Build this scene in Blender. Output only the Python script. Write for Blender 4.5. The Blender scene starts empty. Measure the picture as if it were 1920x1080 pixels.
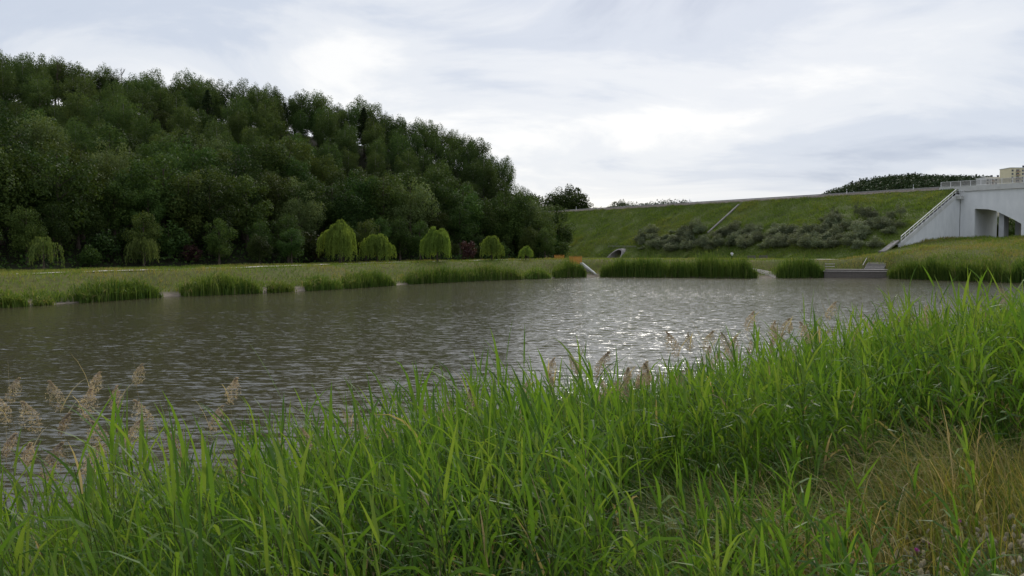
import bpy, math, random
import numpy as np
from mathutils import Vector

# ------------------------------------------------------------------ scene, camera, sky, sun
sc = bpy.context.scene
C = sc.collection
R = math.radians
rng = np.random.default_rng(11)
random.seed(5)

F, HOR, EYE = 1500.0, 475.0, 5.0          # focal length in photo pixels, horizon row, eye height above the water
cam = bpy.data.cameras.new('camera'); camo = bpy.data.objects.new('camera', cam); C.objects.link(camo)
cam.sensor_width = 36; cam.lens = 36 * F / 1920; cam.clip_start = 0.1; cam.clip_end = 12000
PITCH = math.atan((540 - HOR) / F)
camo.location = (0, 0, EYE); camo.rotation_euler = (R(90) - PITCH, 0, 0)
sc.camera = camo

SUN_AZ, SUN_EL = R(12), R(34)              # azimuth to the right of the view direction
world = bpy.data.worlds.new('World'); sc.world = world; world.use_nodes = True
def build_world():
    nt = world.node_tree; n = nt.nodes; l = nt.links; n.clear()
    out = n.new('ShaderNodeOutputWorld'); bg = n.new('ShaderNodeBackground'); bg.inputs[1].default_value = 0.1
    sky = n.new('ShaderNodeTexSky'); sky.sky_type = 'NISHITA'; sky.sun_disc = False
    sky.sun_elevation = SUN_EL; sky.sun_rotation = SUN_AZ; sky.air_density = 1.0; sky.dust_density = 1.5
    tc = n.new('ShaderNodeTexCoord')
    sep = n.new('ShaderNodeSeparateXYZ'); l.new(tc.outputs['Generated'], sep.inputs[0])
    zc = n.new('ShaderNodeMath'); zc.operation = 'MAXIMUM'; zc.inputs[1].default_value = 0.0; l.new(sep.outputs[2], zc.inputs[0])
    za = n.new('ShaderNodeMath'); za.operation = 'ADD'; za.inputs[1].default_value = 0.24; l.new(zc.outputs[0], za.inputs[0])
    dx = n.new('ShaderNodeMath'); dx.operation = 'DIVIDE'; l.new(sep.outputs[0], dx.inputs[0]); l.new(za.outputs[0], dx.inputs[1])
    dy = n.new('ShaderNodeMath'); dy.operation = 'DIVIDE'; l.new(sep.outputs[1], dy.inputs[0]); l.new(za.outputs[0], dy.inputs[1])
    cmb = n.new('ShaderNodeCombineXYZ'); l.new(dx.outputs[0], cmb.inputs[0]); l.new(dy.outputs[0], cmb.inputs[1])
    def noise(scale, det, rough, off, dist=0.0):
        mp = n.new('ShaderNodeMapping'); mp.inputs['Location'].default_value = off; mp.inputs['Scale'].default_value = (0.75, 1.0, 1)
        l.new(cmb.outputs[0], mp.inputs[0])
        t = n.new('ShaderNodeTexNoise'); t.inputs['Scale'].default_value = scale; t.inputs['Detail'].default_value = det
        t.inputs['Roughness'].default_value = rough; t.inputs['Distortion'].default_value = dist
        l.new(mp.outputs[0], t.inputs[0]); return t.outputs[0]
    big = noise(0.62, 3, 0.5, (41.2, 2.2, 0), 0.3)
    det = noise(1.5, 9, 0.58, (45.4, 3.6, 0), 0.6)
    add = n.new('ShaderNodeMath'); add.operation = 'MULTIPLY_ADD'; add.inputs[1].default_value = 0.52
    l.new(big, add.inputs[0])
    dm = n.new('ShaderNodeMath'); dm.operation = 'MULTIPLY'; dm.inputs[1].default_value = 0.48; l.new(det, dm.inputs[0])
    l.new(dm.outputs[0], add.inputs[2])
    ramp = n.new('ShaderNodeValToRGB'); cr = ramp.color_ramp; cr.interpolation = 'EASE'
    cr.elements[0].position = 0.385; cr.elements[0].color = (0.45, 0.52, 0.66, 1)
    cr.elements[1].position = 0.62; cr.elements[1].color = (1.0, 1.0, 0.995, 1)
    e = cr.elements.new(0.475); e.color = (0.63, 0.69, 0.80, 1)
    e = cr.elements.new(0.54); e.color = (0.79, 0.825, 0.885, 1)
    l.new(add.outputs[0], ramp.inputs[0])
    sc10 = n.new('ShaderNodeVectorMath'); sc10.operation = 'SCALE'; sc10.inputs['Scale'].default_value = 6.8
    l.new(ramp.outputs[0], sc10.inputs[0])
    mix = n.new('ShaderNodeMix'); mix.data_type = 'RGBA'; mix.inputs['Factor'].default_value = 0.93
    l.new(sky.outputs[0], mix.inputs['A']); l.new(sc10.outputs[0], mix.inputs['B'])
    l.new(mix.outputs['Result'], bg.inputs[0]); l.new(bg.outputs[0], out.inputs[0])
build_world()

sun = bpy.data.lights.new('sun', 'SUN'); suno = bpy.data.objects.new('sun', sun); C.objects.link(suno)
sun.energy = 1.5; sun.angle = R(16); sun.color = (1.0, 0.95, 0.86)
sd = Vector((math.sin(SUN_AZ) * math.cos(SUN_EL), math.cos(SUN_AZ) * math.cos(SUN_EL), math.sin(SUN_EL)))
suno.rotation_euler = (-sd).to_track_quat('-Z', 'Y').to_euler(); suno.location = sd * 300

sc.view_settings.view_transform = 'Standard'; sc.view_settings.look = 'None'
sc.view_settings.exposure = 0.52; sc.view_settings.gamma = 1.0; sc.view_settings.use_curve_mapping = False
sc.render.engine = 'CYCLES'
sc.cycles.max_bounces = 6; sc.cycles.diffuse_bounces = 3; sc.cycles.glossy_bounces = 3; sc.cycles.transmission_bounces = 4
sc.cycles.use_denoising = True
sc.cycles.sample_clamp_indirect = 6

# ------------------------------------------------------------------ material helpers
def new_mat(name):
    m = bpy.data.materials.new(name); m.use_nodes = True
    nt = m.node_tree; nt.nodes.clear()
    return m, nt.nodes, nt.links

def ramp_node(n, stops):
    r = n.new('ShaderNodeValToRGB'); cr = r.color_ramp
    while len(cr.elements) < len(stops): cr.elements.new(0.5)
    for e, (p, c) in zip(cr.elements, stops): e.position = p; e.color = (*c, 1)
    return r

def leaf_mat(name, stops, transl=0.38, rnd=0.35, hue=0.02, gloss=0.1, rough=0.6, spot=None):
    m, n, l = new_mat(name)
    out = n.new('ShaderNodeOutputMaterial')
    at = n.new('ShaderNodeAttribute'); at.attribute_name = 'tint'
    rp = ramp_node(n, stops); l.new(at.outputs['Fac'], rp.inputs[0])
    col = rp.outputs[0]
    oi = n.new('ShaderNodeObjectInfo')
    hs = n.new('ShaderNodeHueSaturation')
    mv = n.new('ShaderNodeMapRange'); mv.inputs['To Min'].default_value = 1 - rnd; mv.inputs['To Max'].default_value = 1 + rnd
    l.new(oi.outputs['Random'], mv.inputs[0]); l.new(mv.outputs[0], hs.inputs['Value'])
    mh = n.new('ShaderNodeMath'); mh.operation = 'MULTIPLY'; mh.inputs[1].default_value = 7.31; l.new(oi.outputs['Random'], mh.inputs[0])
    fr = n.new('ShaderNodeMath'); fr.operation = 'FRACT'; l.new(mh.outputs[0], fr.inputs[0])
    mhr = n.new('ShaderNodeMapRange'); mhr.inputs['To Min'].default_value = 0.5 - hue; mhr.inputs['To Max'].default_value = 0.5 + hue
    l.new(fr.outputs[0], mhr.inputs[0]); l.new(mhr.outputs[0], hs.inputs['Hue'])
    l.new(col, hs.inputs['Color'])
    p = n.new('ShaderNodeBsdfPrincipled'); p.inputs['Roughness'].default_value = rough
    p.inputs['Specular IOR Level'].default_value = gloss
    l.new(hs.outputs[0], p.inputs['Base Color'])
    t = n.new('ShaderNodeBsdfTranslucent')
    tcol = n.new('ShaderNodeMix'); tcol.data_type = 'RGBA'; tcol.blend_type = 'MULTIPLY'; tcol.inputs['Factor'].default_value = 1
    l.new(hs.outputs[0], tcol.inputs['A']); tcol.inputs['B'].default_value = (1.5, 1.35, 0.7, 1)
    l.new(tcol.outputs['Result'], t.inputs[0])
    mx = n.new('ShaderNodeMixShader'); mx.inputs[0].default_value = transl
    l.new(p.outputs[0], mx.inputs[1]); l.new(t.outputs[0], mx.inputs[2]); l.new(mx.outputs[0], out.inputs[0])
    return m

def solid_mat(name, col, col2=None, scale=1.0, rough=0.85, bump=0.0, bscale=None, detail=6, spec=0.25, metal=0.0, stretch=(1, 1, 1), coords='Object'):
    m, n, l = new_mat(name)
    out = n.new('ShaderNodeOutputMaterial'); p = n.new('ShaderNodeBsdfPrincipled')
    p.inputs['Roughness'].default_value = rough; p.inputs['Specular IOR Level'].default_value = spec; p.inputs['Metallic'].default_value = metal
    l.new(p.outputs[0], out.inputs[0])
    tc = n.new('ShaderNodeTexCoord'); mp = n.new('ShaderNodeMapping'); mp.inputs['Scale'].default_value = stretch
    l.new(tc.outputs[coords], mp.inputs[0])
    if col2 is None: col2 = tuple(c * 0.75 for c in col)
    t = n.new('ShaderNodeTexNoise'); t.inputs['Scale'].default_value = scale; t.inputs['Detail'].default_value = detail; t.inputs['Roughness'].default_value = 0.6
    l.new(mp.outputs[0], t.inputs[0])
    rp = ramp_node(n, [(0.35, col2), (0.65, col)]); l.new(t.outputs[0], rp.inputs[0]); l.new(rp.outputs[0], p.inputs['Base Color'])
    if bump:
        t2 = n.new('ShaderNodeTexNoise'); t2.inputs['Scale'].default_value = bscale or scale * 6; t2.inputs['Detail'].default_value = 5
        l.new(mp.outputs[0], t2.inputs[0])
        b = n.new('ShaderNodeBump'); b.inputs['Strength'].default_value = 1; b.inputs['Distance'].default_value = bump
        l.new(t2.outputs[0], b.inputs['Height']); l.new(b.outputs[0], p.inputs['Normal'])
    return m

# ------------------------------------------------------------------ mesh helpers
def mesh_np(name, V, Fs, mat=None, tint=None, smooth=False, extra=None):
    """V (N,3); Fs list of (M,k) integer arrays"""
    V = np.asarray(V, dtype=np.float32)
    me = bpy.data.meshes.new(name)
    Fs = [np.asarray(f, dtype=np.int32) for f in (Fs if isinstance(Fs, list) else [Fs]) if len(f)]
    nl = sum(f.size for f in Fs); npoly = sum(len(f) for f in Fs)
    me.vertices.add(len(V)); me.loops.add(nl); me.polygons.add(npoly)
    me.vertices.foreach_set('co', V.ravel())
    me.loops.foreach_set('vertex_index', np.concatenate([f.ravel() for f in Fs]))
    tot = np.concatenate([np.full(len(f), f.shape[1], dtype=np.int32) for f in Fs])
    st = np.concatenate([[0], np.cumsum(tot)[:-1]]).astype(np.int32)
    me.polygons.foreach_set('loop_start', st); me.polygons.foreach_set('loop_total', tot)
    if smooth: me.polygons.foreach_set('use_smooth', np.ones(npoly, dtype=bool))
    if tint is not None:
        a = me.attributes.new('tint', 'FLOAT', 'POINT'); a.data.foreach_set('value', np.asarray(tint, dtype=np.float32))
    for k, v in (extra or {}).items():
        a = me.attributes.new(k, 'FLOAT', 'POINT'); a.data.foreach_set('value', np.asarray(v, dtype=np.float32))
    if mat: me.materials.append(mat)
    me.update(calc_edges=True); me.validate()
    return me

class MB:
    """collects simple shapes into one mesh"""
    def __init__(s): s.v = []; s.f = []; s.n = 0
    def add(s, V, Fc):
        V = np.asarray(V, float); s.v.append(V)
        for f in Fc: s.f.append([i + s.n for i in f])
        s.n += len(V); return s
    def box(s, x0, x1, y0, y1, z0, z1):
        V = [(x, y, z) for z in (z0, z1) for y in (y0, y1) for x in (x0, x1)]
        return s.add(V, [(0, 2, 3, 1), (4, 5, 7, 6), (0, 1, 5, 4), (2, 6, 7, 3), (0, 4, 6, 2), (1, 3, 7, 5)])
    def prism(s, poly, axis, a0, a1):
        """poly: 2-D points; axis 0/1/2 gives the extrusion axis"""
        n = len(poly); V = []
        for a in (a0, a1):
            for p in poly:
                q = list(p); q.insert(axis, a); V.append(q)
        return s.add(V, [tuple(range(n - 1, -1, -1)), tuple(range(n, 2 * n))] + [(i, (i + 1) % n, n + (i + 1) % n, n + i) for i in range(n)])
    def bar(s, p, q, w, h=None):
        """rectangular bar between two points"""
        p, q = Vector(p), Vector(q); d = (q - p); L = d.length; d.normalize()
        up = Vector((0, 0, 1)) if abs(d.z) < 0.95 else Vector((1, 0, 0))
        a = d.cross(up).normalized() * (w / 2); b = a.cross(d).normalized() * ((h or w) / 2)
        V = [tuple(x + i * a + j * b) for x in (p, q) for i, j in ((-1, -1), (1, -1), (1, 1), (-1, 1))]
        return s.add(V, [(3, 2, 1, 0), (4, 5, 6, 7)] + [(i, (i + 1) % 4, 4 + (i + 1) % 4, 4 + i) for i in range(4)])
    def tube(s, pts, rad, sides=6, cap=True):
        V, Fc = tube_vf(pts, rad, sides); s.add(V, Fc.tolist())
        if cap:
            k = s.n - len(V)
            s.f.append([k + i for i in range(sides)][::-1]); s.f.append([k + len(V) - sides + i for i in range(sides)])
        return s
    def mesh(s, name, mat=None, smooth=False):
        me = bpy.data.meshes.new(name); me.from_pydata(np.concatenate(s.v).tolist(), [], s.f)
        if mat: me.materials.append(mat)
        if smooth: me.polygons.foreach_set('use_smooth', [True] * len(me.polygons))
        me.update(); return me

def tube_vf(pts, rad, sides=6):
    pts = np.asarray(pts, float); n = len(pts); rad = np.broadcast_to(np.asarray(rad, float), (n,))
    tg = np.gradient(pts, axis=0); tg /= np.linalg.norm(tg, axis=1)[:, None] + 1e-9
    ref = np.where(np.abs(tg[:, 2:3]) < 0.9, np.array([[0, 0, 1.0]]), np.array([[1.0, 0, 0]]))
    a = np.cross(tg, ref); a /= np.linalg.norm(a, axis=1)[:, None] + 1e-9; b = np.cross(tg, a)
    th = np.linspace(0, 2 * np.pi, sides, endpoint=False)
    V = pts[:, None] + rad[:, None, None] * (np.cos(th)[None, :, None] * a[:, None] + np.sin(th)[None, :, None] * b[:, None])
    i = np.arange(n - 1)[:, None] * sides; j = np.arange(sides)[None]; j2 = (j + 1) % sides
    Fc = np.stack([i + j, i + j2, i + sides + j2, i + sides + j], -1).reshape(-1, 4)
    return V.reshape(-1, 3), Fc

def join_vf(parts):
    Vs, Fs, n = [], [], 0
    for V, Fc in parts: Vs.append(V); Fs.append(Fc + n); n += len(V)
    return np.concatenate(Vs), np.concatenate(Fs)

def quads_mesh(name, Q, tint, mat):
    Q = np.asarray(Q, dtype=np.float32); N = len(Q)
    return mesh_np(name, Q.reshape(-1, 3), np.arange(N * 4).reshape(N, 4), mat, np.repeat(tint, 4))

def obj(name, me, parent=None, loc=None):
    o = bpy.data.objects.new(name, me); C.objects.link(o)
    if parent: o.parent = parent
    if loc is not None: o.location = loc
    return o
def tag(o, label=None, cat=None, group=None, kind=None):
    if label: o['label'] = label
    if cat: o['category'] = cat
    if group: o['group'] = group
    if kind: o['kind'] = kind
    return o
def thing(name, label, cat, loc=(0, 0, 0), rz=0.0, group=None, s=1.0):
    o = bpy.data.objects.new(name, None); C.objects.link(o); o.empty_display_size = 0.3
    o.location = loc; o.rotation_euler = (0, 0, rz); o.scale = (s, s, s) if not hasattr(s, '__len__') else s
    return tag(o, label, cat, group)

# ------------------------------------------------------------------ layout of the place (metres, water level z = 0)
NEAR = np.array([(300, 120), (150, 96), (95, 82), (52, 60), (34, 46.5), (22, 36), (8.5, 23.2), (2.0, 17.2), (-3.2, 13.2), (-6.5, 10.2), (-12, 5), (-26, -8), (-60, -40), (-130, -80)], float)
FAR = np.array([(-200, 0), (-110, 30), (-70, 52), (-54, 66), (-47, 73.5), (-43.5, 81), (-40.0, 92), (-31, 101), (-24, 112), (-17, 129), (-7, 144), (4.2, 156), (12, 166), (17.5, 170), (32, 167), (47, 161), (56.5, 163), (65, 166), (75, 160), (81, 146), (88, 134), (110, 122), (150, 118), (230, 140), (300, 150)], float)
LAKE = np.concatenate([FAR, NEAR])

def seg_dist(P, A, B):
    d = B - A; t = np.clip(((P - A) @ d) / (d @ d), 0, 1)
    return np.linalg.norm(P - (A + t[:, None] * d), axis=1), t
def poly_dist(P, pts):
    best = np.full(len(P), 1e9); par = np.zeros(len(P))
    for i in range(len(pts) - 1):
        dd, t = seg_dist(P, pts[i], pts[i + 1]); m = dd < best
        best[m] = dd[m]; par[m] = i + t[m]
    return best, par
def inside(P, poly):
    r = np.zeros(len(P), bool); n = len(poly)
    for i in range(n):
        a, b = poly[i], poly[(i + 1) % n]
        c = ((a[1] > P[:, 1]) != (b[1] > P[:, 1]))
        if a[1] != b[1]:
            r ^= c & (P[:, 0] < (b[0] - a[0]) * (P[:, 1] - a[1]) / (b[1] - a[1]) + a[0])
    return r
def sstep(a, b, x):
    t = np.clip((x - a) / (b - a), 0, 1); return t * t * (3 - 2 * t)

def vnoise(x, y, s, seed=0):
    x = x / s + seed * 17.3; y = y / s - seed * 9.1
    xi, yi = np.floor(x).astype(int), np.floor(y).astype(int); fx, fy = x - xi, y - yi
    fx = fx * fx * (3 - 2 * fx); fy = fy * fy * (3 - 2 * fy)
    h = lambda a, b: (np.sin(a * 127.1 + b * 311.7 + seed * 74.7) * 43758.5453) % 1.0
    return (h(xi, yi) * (1 - fx) + h(xi + 1, yi) * fx) * (1 - fy) + (h(xi, yi + 1) * (1 - fx) + h(xi + 1, yi + 1) * fx) * fy

# road embankment: crest line from EA to EB, axis ED along the road, EN down the slope towards the lake
KB = 1.14                                          # road and bridge stand this much further back
EA = np.array([16.2, 270.0]) * KB; EB = np.array([93.3, 175.0]) * KB; EL = np.linalg.norm(EB - EA)
ED = (EB - EA) / EL; EN = np.array([ED[1], -ED[0]]) ; EN = -EN if EN[1] > 0 else EN
ZC = 5 + 13.85 * KB
UC = EL * 1.0335                                   # where the stair wall closes the embankment
CORNER = EA + ED * UC
def emb_k(u): return 1.62 + (2.3 - 1.62) * sstep(82, UC, u)
def emb_z(P):
    u = (P - EA) @ ED; s = (P - EA) @ EN
    z = ZC - np.maximum(s, 0) / emb_k(u)
    z = np.where(s < -11, ZC - (-11 - s) / 1.6, z)
    return np.where((u > -140) & (u < UC), z, -50)

EDGE = np.array([(-190, 40), (-110, 66), (-72, 90), (-58, 116), (-44, 134), (-30, 150), (-12, 172), (2, 186), (14, 200)], float)
RIDGE = np.array([(-330, 170), (-230, 195), (-132, 230), (-72, 237), (-41, 239), (-17, 236), (-6, 231), (0, 229), (9, 226)], float)
RIDGE_Z = np.array([48, 49, 47.5, 41.5, 36.5, 30, 25, 20, 4])
BRIDGE_SEG = (CORNER + ED * -2 + EN * 3, CORNER + ED * 60 + EN * 3)

def terrain(P):
    P = np.atleast_2d(np.asarray(P, float)); x, y = P[:, 0], P[:, 1]
    ins = inside(P, LAKE)
    dn, _ = poly_dist(P, NEAR); df, _ = poly_dist(P, FAR)
    d = np.minimum(dn, df)
    g = 2.6 + 1.0 * np.clip((y - 90) / 90, 0, 1)
    zn = 0.02 + 0.35 * sstep(0, 1.6, dn) + 3.05 * sstep(1.2, 11.6, dn) + 0.05 * (vnoise(x, y, 1.1, 3) - .5) * np.clip(dn, 0, 1)
    zf = 0.02 + 0.45 * sstep(0, 1.8, df) + (g - 0.47) * sstep(1.2, 9.5, df) + 0.14 * (vnoise(x, y, 2.3, 1) - .5) * np.clip(df / 3, 0, 1)
    z = np.where(dn < df, zn, zf)
    # wooded hill
    de, pe = poly_dist(P, EDGE); dr, pr = poly_dist(P, RIDGE)
    behind = inside(P, np.concatenate([EDGE, RIDGE[::-1]]))
    hr = np.interp(pr, np.arange(len(RIDGE)), RIDGE_Z)
    tt = de / (de + dr + 1e-6)
    zh = g + (hr - g) * (0.75 * tt + 0.25 * sstep(0, 1, tt))
    zback = g + (hr - g) * np.clip(1 - dr / 90, 0, 1)
    over = (~behind) & (y > np.interp(x, RIDGE[:, 0], RIDGE[:, 1])) & (x < 12)
    z = np.where(behind, zh, z); z = np.where(over & ~ins, np.maximum(z, zback), z)
    # ground at the bridge
    u = (P - CORNER) @ ED; s = (P - CORNER) @ EN
    mz = 8.55 - 0.9 * np.clip(-s - 16, 0, 12) / 12
    ramp = np.interp(s + 2.5 * (vnoise(x, y, 7, 5) - .5), [0, 7, 18, 31, 47], [1, 1, .86, .56, 0]) * sstep(-8, 0.0, u)
    z = np.where(~ins & (df < dn), z + (mz - z) * ramp * sstep(0, 8, df), z)
    # land beyond the road is higher
    uu = (P - EA) @ ED; ss = (P - EA) @ EN
    z = np.where(~ins, np.maximum(z, 19.0 * sstep(-20, -32, ss) * sstep(100, 70, uu) * sstep(-60, -20, uu)), z)
    z = np.where(ins, -np.minimum(1.6, 0.12 + 0.22 * d), z)
    return z
def tz(x, y): return float(terrain([(x, y)])[0])
def surf(P): return np.maximum(terrain(P), emb_z(np.atleast_2d(np.asarray(P, float))))

cp, sp = math.cos(PITCH), math.sin(PITCH)
def at(px, py, Y):
    """world point on the sight line of a photo pixel at distance Y"""
    a, b = (px - 960) / F, (540 - py) / F
    dy = cp + b * sp; dz = -sp + b * cp
    return np.array([a / dy * Y, Y, EYE + dz / dy * Y])
def hit(px, py, y0=20, y1=360):
    ys = np.arange(y0, y1, 0.4); pts = np.array([at(px, py, v) for v in (1.0,)])[0]
    X = pts[0] * ys; Z = EYE + (pts[2] - EYE) * ys
    h = surf(np.stack([X, ys], 1)); k = np.argmax(h >= Z)
    if h[k] < Z[k]: k = len(ys) - 1
    return np.array([X[k], ys[k], h[k]])

# ------------------------------------------------------------------ ground
def ground_mat():
    m, n, l = new_mat('ground')
    out = n.new('ShaderNodeOutputMaterial'); p = n.new('ShaderNodeBsdfPrincipled'); p.inputs['Roughness'].default_value = 0.95
    p.inputs['Specular IOR Level'].default_value = 0.1; l.new(p.outputs[0], out.inputs[0])
    geo = n.new('ShaderNodeNewGeometry')
    def noise(s, d, r=0.6):
        t = n.new('ShaderNodeTexNoise'); t.inputs['Scale'].default_value = s; t.inputs['Detail'].default_value = d; t.inputs['Roughness'].default_value = r
        l.new(geo.outputs['Position'], t.inputs[0]); return t.outputs[0]
    def mixc(f, a, b):
        x = n.new('ShaderNodeMix'); x.data_type = 'RGBA'; l.new(f, x.inputs['Factor']); 
        for s_, v in (('A', a), ('B', b)):
            if isinstance(v, tuple): x.inputs[s_].default_value = (*v, 1)
            else: l.new(v, x.inputs[s_])
        return x.outputs['Result']
    r1 = ramp_node(n, [(0.3, (0.06, 0.09, 0.018)), (0.5, (0.11, 0.13, 0.03)), (0.68, (0.17, 0.14, 0.05))]); l.new(noise(0.16, 8), r1.inputs[0])
    r2 = ramp_node(n, [(0.38, (0, 0, 0)), (0.62, (1, 1, 1))]); l.new(noise(2.2, 6), r2.inputs[0])
    grass = mixc(r2.outputs[0], r1.outputs[0], (0.09, 0.085, 0.03))
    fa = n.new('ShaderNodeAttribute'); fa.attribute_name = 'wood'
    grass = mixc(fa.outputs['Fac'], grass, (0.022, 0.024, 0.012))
    sa = n.new('ShaderNodeAttribute'); sa.attribute_name = 'sand'
    rs = ramp_node(n, [(0.3, (0.15, 0.125, 0.095)), (0.7, (0.27, 0.23, 0.185))]); l.new(noise(1.4, 8), rs.inputs[0])
    col = mixc(sa.outputs['Fac'], grass, rs.outputs[0])
    l.new(col, p.inputs['Base Color'])
    b = n.new('ShaderNodeBump'); b.inputs['Distance'].default_value = 0.06; l.new(noise(5, 8, .7), b.inputs['Height']); l.new(b.outputs[0], p.inputs['Normal'])
    return m
M_GROUND = ground_mat()

def axis(*segs):
    a = []
    for s0, s1, st in segs: a.append(np.arange(s0, s1, st))
    return np.concatenate(a + [[segs[-1][1]]])
def build_ground():
    xs = np.concatenate([[-6000, -2500, -1200, -700], axis((-420, -130, 9), (-130, -16, 1.7), (-16, 26, 0.35), (26, 140, 1.7), (140, 420, 9)), [700, 1200, 2500, 6000]])
    ys = np.concatenate([[-3000, -800, -250], axis((-90, -6, 5), (-6, 0, 0.6), (0, 26, 0.3), (26, 60, 1.2), (60, 250, 1.4), (250, 420, 7)), [600, 1000, 2000, 4500, 9000]])
    X, Y = np.meshgrid(xs, ys); P = np.stack([X.ravel(), Y.ravel()], 1)
    Z = terrain(P)
    nx, ny = len(xs), len(ys); i = np.arange(ny - 1)[:, None] * nx + np.arange(nx - 1)[None]
    Fc = np.stack([i, i + 1, i + nx + 1, i + nx], -1).reshape(-1, 4)
    df, _ = poly_dist(P, FAR); dn, _ = poly_dist(P, NEAR)
    wn = vnoise(P[:, 0], P[:, 1], 4, 8)
    sand = sstep(0.62, 0.28, Z + 0.45 * (wn - .5)) * (df < dn)
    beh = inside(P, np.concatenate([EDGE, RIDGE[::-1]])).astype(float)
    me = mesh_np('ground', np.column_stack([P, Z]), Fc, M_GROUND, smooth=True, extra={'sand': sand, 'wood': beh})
    tag(obj('ground', me), 'grassy banks and wooded ground around the lake', None, None, 'structure')
build_ground()

# ------------------------------------------------------------------ water
WAVE = 0.6                                        # steepness of the ripples
def water_mat():
    m, n, l = new_mat('water')
    out = n.new('ShaderNodeOutputMaterial'); p = n.new('ShaderNodeBsdfPrincipled')
    p.inputs['Base Color'].default_value = (0.060, 0.052, 0.028, 1); p.inputs['Roughness'].default_value = 0.14; p.inputs['IOR'].default_value = 1.33
    l.new(p.outputs[0], out.inputs[0])
    geo = n.new('ShaderNodeNewGeometry')
    def noise(sx, sy, s, d, rot=0.0, r=0.55, dist=0.0):
        mp = n.new('ShaderNodeMapping'); mp.inputs['Scale'].default_value = (sx, sy, 1); mp.inputs['Rotation'].default_value = (0, 0, rot)
        l.new(geo.outputs['Position'], mp.inputs[0])
        t = n.new('ShaderNodeTexNoise'); t.inputs['Scale'].default_value = s; t.inputs['Detail'].default_value = d; t.inputs['Roughness'].default_value = r
        t.inputs['Distortion'].default_value = dist
        l.new(mp.outputs[0], t.inputs[0]); return t.outputs[0]
    a = noise(0.34, 1.0, 6.5, 5, R(-4), 0.6, 0.5)
    b = noise(0.30, 1.0, 2.4, 2, R(5))
    c = noise(0.8, 1.0, 4.6, 2, R(20))
    big = noise(0.5, 1.0, 0.03, 3)
    def mth(op, x, y, z=None):
        q = n.new('ShaderNodeMath'); q.operation = op
        for k, v in enumerate((x, y, z)):
            if v is None: continue
            if isinstance(v, (int, float)): q.inputs[k].default_value = v
            else: l.new(v, q.inputs[k])
        return q.outputs[0]
    mr = n.new('ShaderNodeMapRange'); mr.inputs['From Min'].default_value = 0.35; mr.inputs['From Max'].default_value = 0.65
    mr.inputs['To Min'].default_value = 0.6; mr.inputs['To Max'].default_value = 1.3; l.new(big, mr.inputs[0])
    def tail(v):                                        # mostly gentle slopes with a few steep ones
        s_ = mth('SUBTRACT', v, 0.5); return mth('MULTIPLY', s_, mth('MULTIPLY_ADD', mth('ABSOLUTE', s_, 0), 7.0, 0.45))
    ny = mth('ADD', mth('MULTIPLY', tail(a), WAVE), mth('MULTIPLY', tail(b), WAVE * 0.6))
    ny = mth('MULTIPLY', ny, mr.outputs[0])
    nxx = mth('MULTIPLY', mth('MULTIPLY', mth('SUBTRACT', c, 0.5), WAVE * 0.5), mr.outputs[0])
    cv = n.new('ShaderNodeCombineXYZ'); l.new(nxx, cv.inputs[0]); l.new(ny, cv.inputs[1]); cv.inputs[2].default_value = 1.0
    nv = n.new('ShaderNodeVectorMath'); nv.operation = 'NORMALIZE'; l.new(cv.outputs[0], nv.inputs[0]); l.new(nv.outputs[0], p.inputs['Normal'])
    return m
wp = MB(); wp.add([(-210, -90, 0), (310, -90, 0), (310, 190, 0), (-210, 190, 0)], [(0, 1, 2, 3)])
tag(obj('lake_water', wp.mesh('lake_water', water_mat())), 'brown rippled lake water reflecting the grey sky', None, None, 'structure')

# ------------------------------------------------------------------ blades (grass, far reeds, weeds)
def blades(P, h, w, lean, tint, rg, segs=1):
    """upright tapering blades; P (N,3), h, w (N,), lean (N,2) tip offset as a share of h"""
    N = len(P); az = rg.uniform(0, np.pi, N); sx = np.stack([np.cos(az), np.sin(az), np.zeros(N)], 1) * (w / 2)[:, None]
    tip = P + np.column_stack([lean * h[:, None], h])
    mid = P + np.column_stack([lean * h[:, None] * 0.3, h * 0.55])
    if segs == 1:
        Q = np.stack([P - sx * .6, P + sx * .6, mid + sx, tip], 1); Q2 = np.stack([P - sx * .6, mid + sx, tip, mid - sx], 1)
        Q = np.stack([P - sx * 0.5, mid + sx, tip, mid - sx], 1)
        return Q, tint
    Q1 = np.stack([P - sx * .7, P + sx * .7, mid + sx, mid - sx], 1); Q2 = np.stack([mid - sx, mid + sx, tip + sx * .06, tip - sx * .06], 1)
    return np.concatenate([Q1, Q2]), np.concatenate([tint, tint])

def inframe(P, mx=0.70):
    return (P[:, 1] > 2) & (np.abs(P[:, 0]) < mx * P[:, 1] + 4)

M_GRASS = leaf_mat('bank_grass', [(0, (0.075, 0.135, 0.022)), (0.4, (0.145, 0.22, 0.038)), (0.7, (0.23, 0.235, 0.065)), (1, (0.31, 0.245, 0.115))], transl=0.35, rnd=0.0, hue=0)
M_REED_FAR = leaf_mat('reed_leaf_shore', [(0, (0.04, 0.09, 0.018)), (0.5, (0.095, 0.16, 0.028)), (0.85, (0.17, 0.225, 0.055)), (1, (0.24, 0.22, 0.11))], transl=0.38, rnd=0.12, hue=0.01)

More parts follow.
